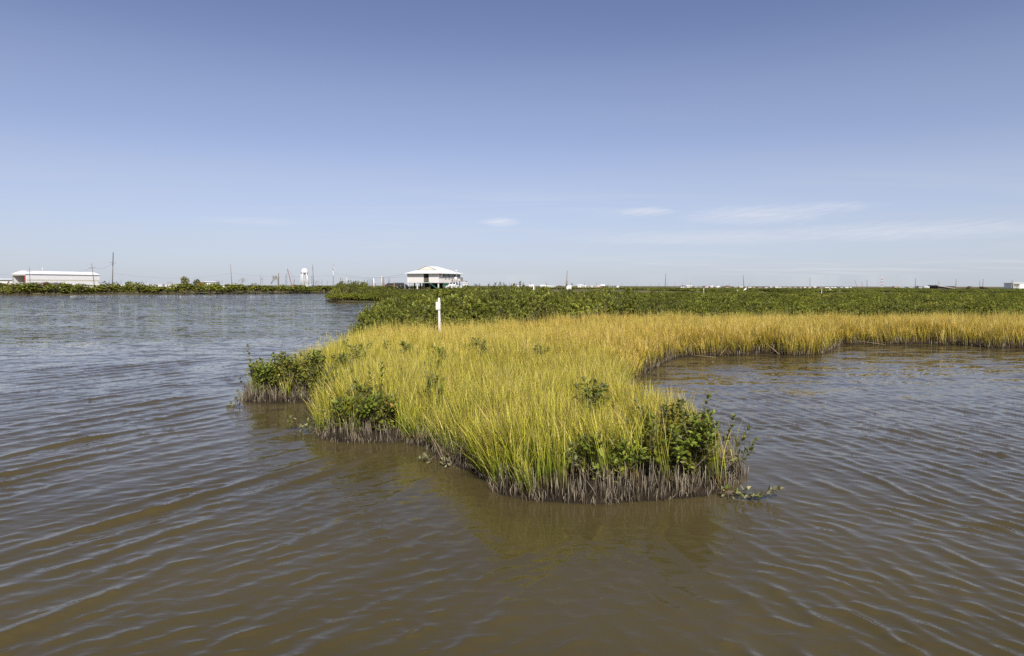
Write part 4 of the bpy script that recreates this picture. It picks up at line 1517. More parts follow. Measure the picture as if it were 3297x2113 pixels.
# water tower
wb = at_y(981, 922, 1250); zw = gz(wb.x, 1250)
wtw = thing('water_tower', 'white water tower with round tank on splayed legs', 'water tower', (wb.x, 1250, zw))
k_ = 1250 / FPX


def wz(py):
    return at_y(981, py, 1250).z - zw


r0 = 10.2 * k_
MB().lathe([(0.3, wz(864)), (r0 * .35, wz(864.6)), (r0 * .72, wz(867)), (r0 * .95, wz(871)), (r0, wz(874.5)), (r0, wz(877)), (r0 * .9, wz(879)), (r0 * .5, wz(881)), (0.9, wz(882.5))], 24).build('tank', M_TOWER, wtw, True)
MB().lathe([(r0 * 1.02, wz(878)), (r0 * 1.1, wz(878)), (r0 * 1.1, wz(875.6)), (r0 * 1.06, wz(875.6)), (r0 * 1.02, wz(877.8))], 24).build('balcony', M_TOWER, wtw)
MB().tube([(0, 0, wz(882)), (0, 0, wz(887)), (0, 0, wz(889)), (0, 0, -1)], [1.3, 1.1, 0.75, 0.7], 10).build('riser', M_TOWER, wtw, True)
for k in range(5):
    a = R(72 * k + 40)
    MB().tube([(math.cos(a) * r0 * 1.25, math.sin(a) * r0 * 1.25, -1), (math.cos(a) * r0 * .95, math.sin(a) * r0 * .95, wz(876.5))], 0.62, 8).build('leg', M_TOWER, wtw, True)
for zz in (wz(902),):
    mb = MB()
    rr = r0 * 1.13
    for k in range(5):
        a, b = R(72 * k + 40), R(72 * k + 112)
        mb.tube([(math.cos(a) * rr, math.sin(a) * rr, zz), (math.cos(b) * rr, math.sin(b) * rr, zz)], 0.16, 4)
    mb.build('strut_ring', M_TOWER, wtw)

# red and white lattice tower
lb = at_y(2838, 926, 1500); zl = gz(lb.x, 1500)
lt = thing('lattice_tower', 'red and white striped lattice tower on the right skyline', 'tower', (lb.x, 1500, zl))
hh_ = at_y(2838, 892, 1500).z - zl
for i in range(7):
    z0_, z1_ = hh_ * i / 7, hh_ * (i + 1) / 7
    w0, w1 = 2.2 * (1 - i / 11), 2.2 * (1 - (i + 1) / 11)
    mb = MB()
    for ox, oy in ((-1, -1), (1, -1), (1, 1), (-1, 1)):
        mb.tube([(ox * w0, oy * w0, z0_), (ox * w1, oy * w1, z1_)], 0.18, 4)
    mb.tube([(-w0, -w0, z0_), (w1, -w1, z1_)], 0.12, 4).tube([(w0, -w0, z0_), (-w1, -w1, z1_)], 0.12, 4)
    sec = mb.build('section', M_RED if i % 2 else M_WHITE, lt)
    sec['kind'] = 'stuff'
for px0, px1, yt, lab in ((2760, 2751, 901, 'faint red crane boom leaning left of the lattice tower'), (2777, 2775, 906, 'thin upright red boom between the crane boom and the pole')):
    b_ = at_y(px0, 926, 1300); z_ = gz(b_.x, 1300)
    e_ = at_y(px1, yt, 1300) - Vector((b_.x, 1300, z_))
    tag(MB().tube([(0, 0, 0), e_], [0.45, 0.25], 5).build('crane_boom', M_CRANE, None, False, loc=(b_.x, 1300, z_)), lab, 'crane')

# ------------------------------------------------------------------ buildings of the far town
WALLS = {'white': M_WHITE, 'cream': plain('cream_siding', (0.72, 0.66, 0.55), 0.7, 0.06, 1), 'brown': plain('brown_siding', (0.22, 0.14, 0.10), 0.8, 0.15, 1),
         'grey': plain('grey_siding', (0.40, 0.40, 0.40), 0.7, 0.1, 1), 'tan': plain('tan_siding', (0.50, 0.40, 0.30), 0.7, 0.1, 1), 'pink': plain('pink_siding', (0.62, 0.46, 0.42), 0.7, 0.1, 1),
         'dark': plain('dark_siding', (0.07, 0.045, 0.05), 0.8, 0.2, 1)}
ROOFS = {'white': plain('white_metal_roof', (0.78, 0.79, 0.79), 0.45, 0.05, 0.6), 'brown': plain('brown_shingle', (0.16, 0.10, 0.08), 0.85, 0.2, 2), 'grey': plain('grey_metal_roof', (0.42, 0.42, 0.40), 0.6, 0.1, 0.6),
         'tan': plain('tan_roof', (0.46, 0.38, 0.30), 0.7, 0.1, 1), 'greyroof': plain('weathered_tin', (0.40, 0.37, 0.34), 0.75, 0.12, 1)}
M_PANE = glass('window_glass')
M_DARK = plain('door_and_underfloor_dark', (0.03, 0.028, 0.026), 0.9, 0.2, 2)


def building(pxl, pxr, ytop, yeave, Y, wall, roof, label, style='gable', dep=None, name='house', cat='house', group=None, win=2, door=True, skew=0.0, base_z=None):
    a, b = at_y(pxl, 921, Y), at_y(pxr, 921, Y)
    xm = (a.x + b.x) / 2; w = (b.x - a.x)
    z0 = gz(xm, Y) if base_z is None else base_z
    ht, he = at_y((pxl + pxr) / 2, ytop, Y).z - z0, at_y((pxl + pxr) / 2, yeave, Y).z - z0
    d = dep or w * 0.7
    root = thing(name, label, cat, (xm, Y, z0), skew, group)
    ov = 0.06 * w
    hw = w / 2 - ov
    MB().box(-hw, hw, 0.1, d - 0.1, -0.5, he).build('wall', WALLS[wall], root)
    mb = MB()
    W2 = w / 2
    if style == 'gable':        # ridge along x
        mb.hexa([(-W2, -ov, he), (W2, -ov, he), (W2, d + ov, he), (-W2, d + ov, he), (-W2, d / 2 - .05, ht), (W2, d / 2 - .05, ht), (W2, d / 2 + .05, ht), (-W2, d / 2 + .05, ht)])
    elif style == 'front':      # ridge towards the viewer
        mb.hexa([(-W2, -ov, he), (W2, -ov, he), (W2, d + ov, he), (-W2, d + ov, he), (-.05, -ov, ht), (.05, -ov, ht), (.05, d + ov, ht), (-.05, d + ov, ht)])
    elif style == 'hip':
        mb.hexa([(-W2, -ov, he), (W2, -ov, he), (W2, d + ov, he), (-W2, d + ov, he), (-W2 * .35, d / 2 - .05, ht), (W2 * .35, d / 2 - .05, ht), (W2 * .35, d / 2 + .05, ht), (-W2 * .35, d / 2 + .05, ht)])
    elif style == 'slope':      # one long roof falling to the right
        mb.hexa([(-W2, -ov, he), (W2, -ov, he * .25), (W2, d + ov, he * .25), (-W2, d + ov, he), (-W2, -ov, ht), (W2, -ov, he * .25 + .3), (W2, d + ov, he * .25 + .3), (-W2, d + ov, ht)])
    else:
        mb.hexa([(-W2, -ov, he), (W2, -ov, he), (W2, d + ov, he), (-W2, d + ov, he), (-W2, -ov, ht), (W2, -ov, ht), (W2, d + ov, ht), (-W2, d + ov, ht)])
    mb.build('roof', ROOFS[roof], root)
    for k in range(win):
        xc = -hw + 2 * hw * (k + 0.7) / (win + 0.6)
        s = min(0.9, he * .2)
        MB().box(xc - s / 2, xc + s / 2, 0.04, 0.13, he * .45, he * .45 + s).build('window', M_PANE, root)
    if door:
        MB().box(hw * .55, hw * .55 + min(1.0, w * .12), 0.05, 0.13, -0.2, he * .75).build('door', M_DARK, root)
    return root


HS = 'small white-roofed house on the far right skyline'
L1 = [(1662, 1679, 918.5, 921.5, 'white', 'white', 'small white gabled house beside the round brown tree', 'gable', 620),
      (1703, 1719, 917, 921, 'cream', 'white', 'white-roofed house above the two stub posts', 'gable', 620),
      (1740, 1764, 917.5, 923, 'cream', 'white', 'white gabled house with a wide low roof, left of the brown house', 'gable', 600),
      (1761, 1775, 920.5, 922.5, 'cream', 'white', 'low white wing beside the wide gabled house', 'gable', 602),
      (1773, 1790, 920.8, 922, 'white', 'white', 'flat white house next to the brown house', 'flat', 610),
      (1793, 1811, 919.5, 921.5, 'brown', 'brown', 'brown house left of the leaning pole', 'hip', 600),
      (1828, 1843, 919, 921, 'white', 'white', 'white roof peeking over the small white sign', 'gable', 640),
      (1859, 1878, 916.5, 919.5, 'white', 'white', 'boxy white house right of the small white sign', 'gable', 600),
      (1878, 1889, 919, 921, 'cream', 'white', 'low white-roofed house beside the boxy white one', 'gable', 610),
      (1891, 1900, 920, 921.5, 'tan', 'grey', 'small tan house in the gap of the skyline row', 'gable', 620),
      (1901, 1914, 920, 921, 'white', 'white', 'long low white house left of the pink one', 'flat', 620),
      (1912, 1932, 917, 921.5, 'pink', 'tan', 'pinkish gabled house in the skyline row', 'front', 600),
      (1919, 1934, 920.5, 922.5, 'pink', 'white', 'pale porch roof in front of the pinkish house', 'gable', 585),
      (1934, 1948, 916.5, 920.5, 'brown', 'white', 'white roof on brown walls right of the pinkish house', 'gable', 605),
      (1956, 1986, 919.5, 920.8, 'grey', 'grey', 'long grey open shed near the white box trailer', 'flat', 620),
      (2191, 2210, 919.5, 922, 'white', 'brown', 'white house with brown hip roof, first of the right row', 'hip', 640),
      (2210, 2229, 919.5, 922, 'cream', 'white', 'white house second in the right row', 'gable', 640),
      (2266, 2275, 920.5, 923, 'brown', 'brown', 'little brown house in the right row', 'gable', 640),
      (2271, 2281, 923, 924.5, 'white', 'white', 'flat white house against the little brown one', 'flat', 630),
      (2286, 2298, 920.5, 923, 'pink', 'white', 'pink house with white roof in the right row', 'gable', 640),
      (2304, 2321, 921, 924, 'white', 'white', 'broad white hip-roofed house in the right row', 'hip', 640),
      (2335, 2352, 919.5, 923, 'tan', 'brown', 'brown-roofed house standing alone left of the white bird', 'hip', 640),
      (2879, 2894, 922, 923, 'tan', 'tan', 'tan flat house left of the long white building on the right', 'flat', 700),
      (2895, 2914, 924.5, 925.5, 'white', 'white', 'long low white building right of the tan house', 'gable', 700),
      (2926, 2945, 924.5, 925.5, 'white', 'white', 'long low white building left of the tall thin pole', 'gable', 700),
      (2957, 2976, 921, 922.5, 'grey', 'grey', 'grey boxy building left of the dark shed', 'flat', 700),
      (2976, 2994, 921, 923, 'white', 'white', 'white building joined to the grey boxy one', 'slope', 700),
      (565, 584, 912, 916, 'white', 'white', 'small white house with hip roof left of the round dark tree', 'hip', 480),
      (652, 697, 906, 908.5, 'white', 'white', 'white metal building right of the yellowed bush', 'gable', 460),
      (715, 772, 915, 916.2, 'white', 'white', 'long white trailer under the tall plain pole', 'flat', 450)]
for (a, b, yt, ye, w_, r_, lab, sty, Y) in L1:
    building(a, b, yt, ye, Y, w_, r_, lab, sty, win=2 if b - a > 12 else 1, name='shed' if 'shed' in lab else ('trailer' if 'trailer' in lab else 'house'), cat='shed' if 'shed' in lab else ('trailer' if 'trailer' in lab else 'house'))
rb = random.Random(40)
px = 2236.0
while px < 2740:
    wpx = rb.uniform(6, 15)
    if not (2262 < px + wpx and px < 2300) and not (2300 < px + wpx and px < 2355) and not (2385 < px < 2402):
        yt = 922.3 + rb.uniform(-0.6, 1.6) + (px - 2236) * 0.004
        building(px, px + wpx, yt, yt + rb.uniform(1.0, 2.2), 800 + rb.uniform(-60, 60), rb.choice(('white', 'grey', 'cream', 'tan', 'pink')), rb.choice(('white', 'white', 'tan', 'brown', 'grey', 'greyroof')),
                 'tiny low house in the far row behind the mangrove field, around the white bird', rb.choice(('gable', 'flat', 'hip')), group='tiny houses of the far row', win=0, door=False)
    px += wpx + rb.uniform(0, 9)
# box trailers and boats on the left shore
rb = random.Random(41)
px = 160.0
while px < 575:
    wpx = rb.uniform(7, 17)
    if not (322 < px < 330):
        yt = 916 + rb.uniform(-1.8, 2.0)
        building(px, px + wpx, yt, yt + rb.uniform(0.7, 1.6), 395 + rb.uniform(-15, 15), rb.choice(('white', 'white', 'cream')), rb.choice(('white', 'white', 'white', 'grey')),
                 'white camper trailer in the row behind the far left shore', 'flat', 2.6, name='camper_trailer', cat='trailer', group='camper trailers behind the far left shore', win=1, door=wpx > 12)
    px += wpx + rb.uniform(1, 8)
building(984, 1006, 917, 918.5, 460, 'white', 'white', 'low white trailer at the foot of the water tower', 'flat', 3, name='trailer', cat='trailer', win=2)
building(806, 822, 917.5, 918.5, 450, 'tan', 'tan', 'orange brown hut at the end of the long white trailer', 'flat', 3, name='hut', cat='hut', win=0)
building(1985, 1993.5, 920, 920.6, 560, 'white', 'white', 'white box trailer at the end of the grey shed', 'flat', 3, name='trailer', cat='trailer', win=1, door=False)
building(3017, 3078, 918.5, 921.5, 480, 'dark', 'greyroof', 'dark open shed with a long tin roof sloping right', 'slope', 10, name='shed', cat='shed', win=0, door=False)

# white two-storey building cut by the right edge
bb = at_y(3280, 921, 520); zb = gz(bb.x, 520)
k5 = 520 / FPX
tb = thing('apartment_building', 'white two-storey building with open balconies at the right edge', 'building', (at_y(3263, 921, 520).x, 520, zb))
zt = at_y(3280, 913, 520).z - zb
wv = 60 * k5
MB().box(20 * k5, wv, 0, 10, -.5, zt).box(0, 20 * k5, 2.2, 10, -.5, zt).build('wall', M_WHITE, tb)
MB().box(-.4, wv + .4, -.4, 10.4, zt, zt + .5).build('roof', M_WHITE, tb)
for k, zz in enumerate((zt * .40, zt * .06)):
    MB().box(0, 20 * k5, 0, 2.2, zz - .25, zz).build('balcony_slab', M_WHITE, tb)
    mb = MB()
    for i in range(9):
        mb.box(i * 20 * k5 / 9, i * 20 * k5 / 9 + .08, .02, .1, zz, zz + 1.0)
    mb.box(0, 20 * k5, .02, .1, zz + 1.0, zz + 1.1).build('railing', M_WHITE, tb)
    for i in (0.12, 0.5, 0.8):
        MB().box(20 * k5 * i, 20 * k5 * i + .9, 2.1, 2.22, zz, zz + 1.5).build('window', M_PANE, tb)
for i in (0.0, 0.98):
    MB().box(20 * k5 * i, 20 * k5 * i + .15, .1, .25, -.3, zt).build('post', M_WHITE, tb)

# ------------------------------------------------------------------ long white warehouse on the left
M_METAL = plain('white_ribbed_metal', (0.88, 0.88, 0.87), 0.45, 0.03, 0.3)
Yw = 405.0
a, b = at_y(85, 921, Yw), at_y(322, 921, 450.0)
a.z = b.z = 0
zw0 = gz(a.x, Yw)
Lw = (b - a).length
wh = thing('warehouse', 'long white metal warehouse, its open end dark inside, on the far left', 'warehouse', (a.x, Yw, zw0), math.atan2(b.y - a.y, b.x - a.x))
# local +x runs along the side wall (away from us), +y across the building
ht_ = at_y(85, 878, Yw).z - zw0
he_ = at_y(85, 882, Yw).z - zw0
wd = 11.5
nrib = 44
mb = MB()
for i in range(nrib):
    mb.box(Lw * i / nrib + .04, Lw * (i + 1) / nrib - .06, -.02, .04, -.5, he_)
mb.box(0, Lw, .03, .3, -.5, he_ - .02).box(Lw - .3, Lw, .3, wd, -.5, he_).box(0, Lw, wd - .3, wd, -.5, he_ - .03)
mb.build('wall_panels', M_METAL, wh)
MB().box(.2, Lw - .1, -.06, -.025, he_ * .50, he_ * .60).build('girt_band', plain('cream_trim', (0.66, 0.64, 0.54), 0.6, 0.05, 1), wh)
MB().hexa([(-.6, -.5, he_), (Lw + .3, -.5, he_), (Lw + .3, wd + .5, he_), (-.6, wd + .5, he_), (1.6, wd / 2 - .2, ht_ + 1.2), (Lw + .3, wd / 2 - .2, ht_ + 1.2), (Lw + .3, wd / 2 + .2, ht_ + 1.2), (1.6, wd / 2 + .2, ht_ + 1.2)]).build('roof', M_METAL, wh)
M_BAY = plain('green_grey_interior', (0.10, 0.13, 0.12), 0.9, 0.2, 0.5)
MB().box(14, 14.3, .3, wd - .3, -.5, he_ - .04).build('inner_wall', M_BAY, wh)
MB().box(-.45, .0, -.05, wd, he_ - .9, he_ - .02).build('lintel', plain('bay_trim', (0.62, 0.60, 0.56), 0.6, 0.05, 1), wh)
MB().box(-.4, .3, .35, .95, -.3, he_ - .9).build('column', M_RED, wh)
MB().box(-.4, .2, wd - .4, wd - .05, -.3, he_ - .9).build('column', plain('pale_green_column', (0.42, 0.5, 0.45), 0.7, 0.1, 1), wh)
MB().box(1.5, 1.8, 2.8, 3.2, .5, he_ * .74).box(1.5, 1.8, .9, 3.2, he_ * .70, he_ * .76).build('inner_frame', M_WHITE, wh)
mb = MB()
rb = random.Random(3)
for i in range(14):
    x0_ = -rb.uniform(-.6, 9); s_ = rb.uniform(.6, 1.5)
    mb.box(x0_, x0_ + s_ * 1.2, rb.uniform(-2.5, -.6), rb.uniform(-.5, .5), -.3, he_ * .12 + s_ * 1.2, rb.uniform(0, .4))
tag(mb.build('debris_heap', plain('yellow_debris', (0.55, 0.42, 0.22), 0.8, 0.3, 0.8), None, loc=(a.x, Yw - 1.5, zw0)), 'heap of yellowish debris spilling from the open end of the warehouse', 'debris')
building(-40, 49, 897, 901, 470, 'white', 'white', 'low white-roofed building left of the warehouse', 'gable', 14, name='shed', cat='building', win=3)
building(20, 152, 909, 917, 385, 'tan', 'greyroof', 'low shed with wide weathered tin roof in front of the warehouse', 'gable', 16, name='shed', cat='shed', win=0, door=False)
mb = MB()
for i in range(16):
    x0_ = rb.uniform(-4, 4); s_ = rb.uniform(.4, 1.3)
    mb.box(x0_, x0_ + s_, rb.uniform(-1, 1), rb.uniform(1, 2), -.3, 3.2 * (1 - abs(x0_) / 5) * rb.uniform(.5, 1), 0.3)
dp = at_y(10, 921, 380)
tag(mb.build('debris_heap', MATS['yellow_debris'], None, loc=(dp.x, 380, gz(dp.x, 380))), 'mound of yellow and rusty junk at the left picture edge', 'debris')

# ------------------------------------------------------------------ trees of the far shore
M_BARE = plain('bare_bark', (0.36, 0.31, 0.27), 0.9, 0.2, 3)


def bare_tree(px, ytop, Y, label, spread=0.5, seed=1, r0=0.16, depth=5):
    r_ = random.Random(seed)
    b_ = at_y(px, 921, Y); z_ = gz(b_.x, Y)
    h = at_y(px, ytop, Y).z - z_
    root = thing('bare_tree', label, 'tree', (b_.x, Y, z_))
    tr, br = MB(), MB()

    def grow(p_, d, L, rad, lev):
        e = p_ + d * L
        mid = p_.lerp(e, .5) + Vector((r_.gauss(0, .04), r_.gauss(0, .04), 0)) * L
        (tr if lev < 2 else br).tube([p_, mid, e], [rad, rad * .85, rad * .7], 5 if lev < 2 else 3, False)
        if lev >= depth:
            return
        for k in range(r_.choice((2, 3, 3))):
            nd_ = (d + Vector((r_.gauss(0, spread), r_.gauss(0, spread), r_.uniform(0, .35)))).normalized()
            grow(e, nd_, L * r_.uniform(.6, .85), rad * .62, lev + 1)
    grow(Vector((0, 0, -.2)), Vector((0, 0, 1)), h * .30, r0, 0)
    tr.build('trunk', M_BARE, root, True); br.build('crown', M_BARE, root)
    return root


bare_tree(776, 888, 330, 'leafless pale tree right of the tall plain pole', .55, 3, .16)
bare_tree(872, 874, 330, 'larger leafless pale tree left of the thick piling', .5, 5, .2)
bare_tree(893, 884, 340, 'small leafless tree just behind the thick piling', .4, 6, .1, 4)
bare_tree(1019, 899, 380, 'low leafless brown tree right of the water tower', .6, 7, .12, 5)
bare_tree(208, 899, 360, 'leafless brush before the middle of the warehouse', .7, 8, .1, 4)
bare_tree(330, 899, 330, 'leafless brush between the warehouse end and the tallest pole', .7, 9, .1, 4)
bare_tree(540, 900, 400, 'small leafless tree left of the little white house', .4, 10, .1, 4)
bare_tree(700, 896, 420, 'leafless sapling beside the white metal building', .4, 11, .09, 4)
bare_tree(845, 886, 400, 'leafless slender tree left of the larger one', .3, 12, .1, 4)
M_LEAF_OLIVE = leaf_mat('olive_tree_leaf', (0.17, 0.175, 0.07), (0.22, 0.22, 0.12), 'ATTR', 0.6, 0.05)
M_LEAF_YEL = leaf_mat('yellowed_leaf', (0.26, 0.20, 0.04), (0.28, 0.24, 0.10), 'ATTR', 0.6, 0.2)
M_LEAF_BRN = leaf_mat('brown_leaf', (0.16, 0.10, 0.055), (0.18, 0.13, 0.09), 'ATTR', 0.7, 0.1)


def round_tree(px, ytop, Y, wpx, label, mat_, seed, name='round_tree', cat='tree'):
    b_ = at_y(px, 921, Y); z_ = gz(b_.x, Y)
    h = at_y(px, ytop, Y).z - z_
    w_ = wpx * Y / FPX
    root = thing(name, label, cat, (b_.x, Y, z_))
    me = belt_crown(seed, 240, 0.85, 1.4, (0.15, 0.045), 6)
    me.materials.clear(); me.materials.append(mat_)
    o = bpy.data.objects.new('crown', me); COL.objects.link(o); o.parent = root
    o.scale = (w_ / 1.7, w_ / 1.7, h / 1.25)
    t_ = bpy.data.objects.new('trunk', TRUNKS[seed % 7]); COL.objects.link(t_); t_.parent = root
    t_.scale = o.scale
    return root


round_tree(598, 895, 265, 32, 'round olive green tree standing above the far left hedge', M_LEAF_OLIVE, 801)
round_tree(632, 903, 262, 26, 'ragged green tree beside the round olive one', M_LEAF_OLIVE, 802)
round_tree(652, 911, 258, 34, 'yellowed bush right of the round olive tree', M_LEAF_YEL, 803, 'yellow_bush', 'bush')
round_tree(150, 910.5, 300, 30, 'brown dead-looking bush in front of the warehouse', M_LEAF_BRN, 804, 'brown_bush', 'bush')
round_tree(1654, 914, 420, 11, 'round brown tree on the skyline right of the house', M_LEAF_BRN, 805)
round_tree(1686, 916.5, 500, 8, 'small round brown tree between two white houses on the skyline', M_LEAF_BRN, 806)
round_tree(3120, 923, 420, 18, 'low reddish bush on the skyline between shed and paired poles', M_LEAF_BRN, 807, 'brown_bush', 'bush')
round_tree(3165, 924, 420, 24, 'low reddish bush at the foot of the paired poles', M_LEAF_BRN, 808, 'brown_bush', 'bush')

# ------------------------------------------------------------------ road along the levee, fence, sign, stubs
m, t, p, out = base_mat('shell_road')
tc = nd(t, 'ShaderNodeTexCoord'); na = nd(t, 'ShaderNodeTexNoise'); na.inputs['Scale'].default_value = 2.5; na.inputs['Detail'].default_value = 6
lk(t, tc.outputs['Object'], na.inputs['Vector'])
lk(t, ramp(t, na.outputs[0], [(0.3, (0.34, 0.29, 0.24)), (0.7, (0.58, 0.53, 0.46))]), p.inputs['Base Color'])
p.inputs['Roughness'].default_value = 0.95
xs = np.linspace(-12, 150, 60)
V = []
for x0_ in xs:
    for yy in (183.0, 186.0, 189.0):
        V.append((x0_, yy, gz(x0_, yy) + 0.06))
V = np.array(V)
F = np.array([(i * 3 + j, (i + 1) * 3 + j, (i + 1) * 3 + j + 1, i * 3 + j + 1) for i in range(len(xs) - 1) for j in range(2)])
ro = bpy.data.objects.new('road', np_mesh('road', V, F, MATS['shell_road']))
COL.objects.link(ro)
tag(ro, kind='structure')

Yf = 172.0
fp = [(1180, 915), (1208.5, 912.5), (1237, 912.5), (1269, 911.5), (1303, 911.5)]
f0 = at_y(1180, 921, Yf)
fe = thing('fence', 'rusty post and wire fence in front of the parked cars', 'fence', (f0.x, Yf, gz(f0.x, Yf)))
M_RUST = plain('rusty_post', (0.24, 0.15, 0.11), 0.9, 0.25, 3)
tops = []
for px, yt in fp:
    q = at_y(px, yt, Yf)
    zg = gz(q.x, Yf)
    MB().tube([(q.x - f0.x, 0, zg - fe.location.z - .3), (q.x - f0.x, 0, q.z - fe.location.z)], [0.13, 0.12], 7).build('post', M_RUST if px < 1300 else M_STUMP, fe, True)
    tops.append(Vector((q.x - f0.x, 0, q.z - fe.location.z)))
for dz in (0.1, 0.55):
    for u, v in zip(tops[:-1], tops[1:]):
        MB().tube([u - Vector((0, 0, dz)), v - Vector((0, 0, dz))], 0.035, 4).build('rail', M_RUST, fe)

Ys = 178.0
s0 = at_y(1832, 931, Ys)
sg = thing('notice_board', 'small white sign with three lines of print beside the levee road', 'sign', (s0.x, Ys, gz(s0.x, Ys)))
x0_, x1_ = at_y(1824, 921, Ys).x - s0.x, at_y(1840, 921, Ys).x - s0.x
zt, zb = at_y(1832, 921.5, Ys).z - sg.location.z, at_y(1832, 931.5, Ys).z - sg.location.z
MB().box(x0_, x1_, -.03, .03, zb, zt).build('panel', M_WHITE, sg)
for xx in (x0_ + .15, x1_ - .15):
    MB().box(xx - .04, xx + .04, .035, .1, -.3, zt).build('post', M_STUMP, sg)
M_PRINT = plain('faded_print', (0.28, 0.24, 0.24), 0.8, 0.1, 4)
rb = random.Random(9)
for k, (fz, hgt, c0, c1) in enumerate(((.74, .10, .3, .72), (.46, .05, .35, .8), (.22, .05, .2, .8))):
    mb = MB(); xx = x0_ + (x1_ - x0_) * c0
    while xx < x0_ + (x1_ - x0_) * c1:
        w_ = rb.uniform(.03, .07) * (1.6 if k == 0 else 1)
        zc_ = zb + (zt - zb) * fz
        mb.box(xx, xx + w_ * .6, -.036, -.031, zc_, zc_ + hgt * rb.uniform(.7, 1))
        xx += w_
    mb.build('lettering', M_PRINT, sg)
for px, yt, mt, lab in ((1655.5, 920, M_STUMP, 'grey weathered stub post nearest the house, by the levee road'), (1718.5, 921, M_WHITE, 'pale stub post of the pair by the levee road'), (1723, 921.5, M_RUST, 'rust brown stub post of the pair by the levee road')):
    pole(px, yt, 165, px, lab, 0.15, mt, name='stub_post', cat='post')
for px, yt, Y, lab in ((2266, 926.5, 150, 'thin white stake in the mangroves left of the white bird'), (2646, 931.5, 120, 'thin white stake in the mangroves left of the brown clearing')):
    pole(px, yt, Y, px, lab, 0.045, M_WHITE, name='white_stake', cat='stake')

# white birds perched on the mangroves
M_BIRD = plain('white_feathers', (0.82, 0.81, 0.78), 0.8, 0.05, 8)
M_BEAK = plain('dark_bill', (0.08, 0.06, 0.04), 0.6, 0.1, 8)


def bird(px, py, Y, s, label, rz=0.0):
    c = at_y(px, py, Y)
    root = thing('white_bird', label, 'bird', (c.x, Y, c.z), rz)
    me = bpy.data.meshes.new('body')
    # skeleton: tail, rump, breast, neck bends, head
    pts = [(-.42, 0, .02, .04), (-.28, 0, .10, .09), (-.10, 0, .20, .15), (.06, 0, .30, .14), (.14, 0, .42, .07), (.10, 0, .55, .045), (.14, 0, .66, .045), (.22, 0, .70, .05), (.28, 0, .70, .025)]
    me.from_pydata([(a * s, b * s, c_ * s) for a, b, c_, _ in pts], [(i, i + 1) for i in range(len(pts) - 1)], [])
    o = bpy.data.objects.new('body', me); COL.objects.link(o); o.parent = root
    md = o.modifiers.new('skin', 'SKIN')
    for v, q in zip(me.skin_vertices[0].data, pts):
        v.radius = (q[3] * s, q[3] * s)
    me.skin_vertices[0].data[2].use_root = True
    o.modifiers.new('sub', 'SUBSURF').levels = 1
    me.materials.append(M_BIRD)
    MB().tube([(.28 * s, 0, .70 * s), (.42 * s, 0, .67 * s)], [.018 * s, .004 * s], 5).build('bill', M_BEAK, root)
    for k in (-1, 1):
        MB().tube([(-.02 * s, k * .05 * s, .15 * s), (0, k * .05 * s, -.3 * s)], .012 * s, 4).build('leg', M_BEAK, root)
    return root


bird(2400, 936, 118, 0.95, 'larger white bird standing on the mangroves under the plain pole', R(20))
bird(2374, 938.5, 118, 0.42, 'smaller white bird low in the mangroves left of the larger one', R(200))
bird(2672, 934.5, 110, 0.5, 'white bird in the mangroves above the brown clearing', R(160))

# ------------------------------------------------------------------ the house on stilts
Yh = 200.0
PHI = R(25)
hc = at_y(1362, 921, Yh)
zh = gz(hc.x, Yh)
zf = at_y(1362, 908, Yh).z - zh       # floor
ze = at_y(1362, 880.5, Yh).z - zh     # eave
zr = at_y(1370, 856, Yh).z - zh       # ridge
WF, DF = 10.6, 13.0
M_SIDING = plain('pale_siding', (0.82, 0.78, 0.73), 0.7, 0.04, 0.8)
M_ROOFW = ROOFS['white']
M_GREEN = plain('green_stain', (0.035, 0.13, 0.09), 0.7, 0.15, 3)
M_CREAM = WALLS['cream']
M_SOFFIT = plain('soffit', (0.5, 0.46, 0.38), 0.8, 0.05, 1)
house = thing('stilt_house', 'pale house on stilts with white hip roof, beyond the mangroves', 'house', (hc.x, Yh, zh), -PHI)
hw = WF / 2
# floor deck and underside beams
MB().box(-hw, hw, 0.0, DF, zf - .28, zf).build('floor', M_SIDING, house)
# front wall of boards, with a recessed porch in it: each clapboard its own piece
px0, px1 = -hw + WF * .515, -hw + WF * .70


def boards(x0, x1, y, z0_, z1_, n, parent, mat_, axis='x', nm='clapboard'):
    hgt = (z1_ - z0_) / n
    for i in range(n):
        za, zb_ = z0_ + i * hgt, z0_ + (i + 1) * hgt - .012
        if axis == 'x':
            MB().hexa([(x0, y - .035, za), (x1, y - .035, za), (x1, y + .05, za), (x0, y + .05, za), (x0, y - .01, zb_), (x1, y - .01, zb_), (x1, y + .05, zb_), (x0, y + .05, zb_)]).build(nm, mat_, parent)
        else:
            MB().hexa([(y - .05, x0, za), (y + .035, x0, za), (y + .035, x1, za), (y - .05, x1, za), (y - .05, x0, zb_), (y + .01, x0, zb_), (y + .01, x1, zb_), (y - .05, x1, zb_)]).build(nm, mat_, parent)


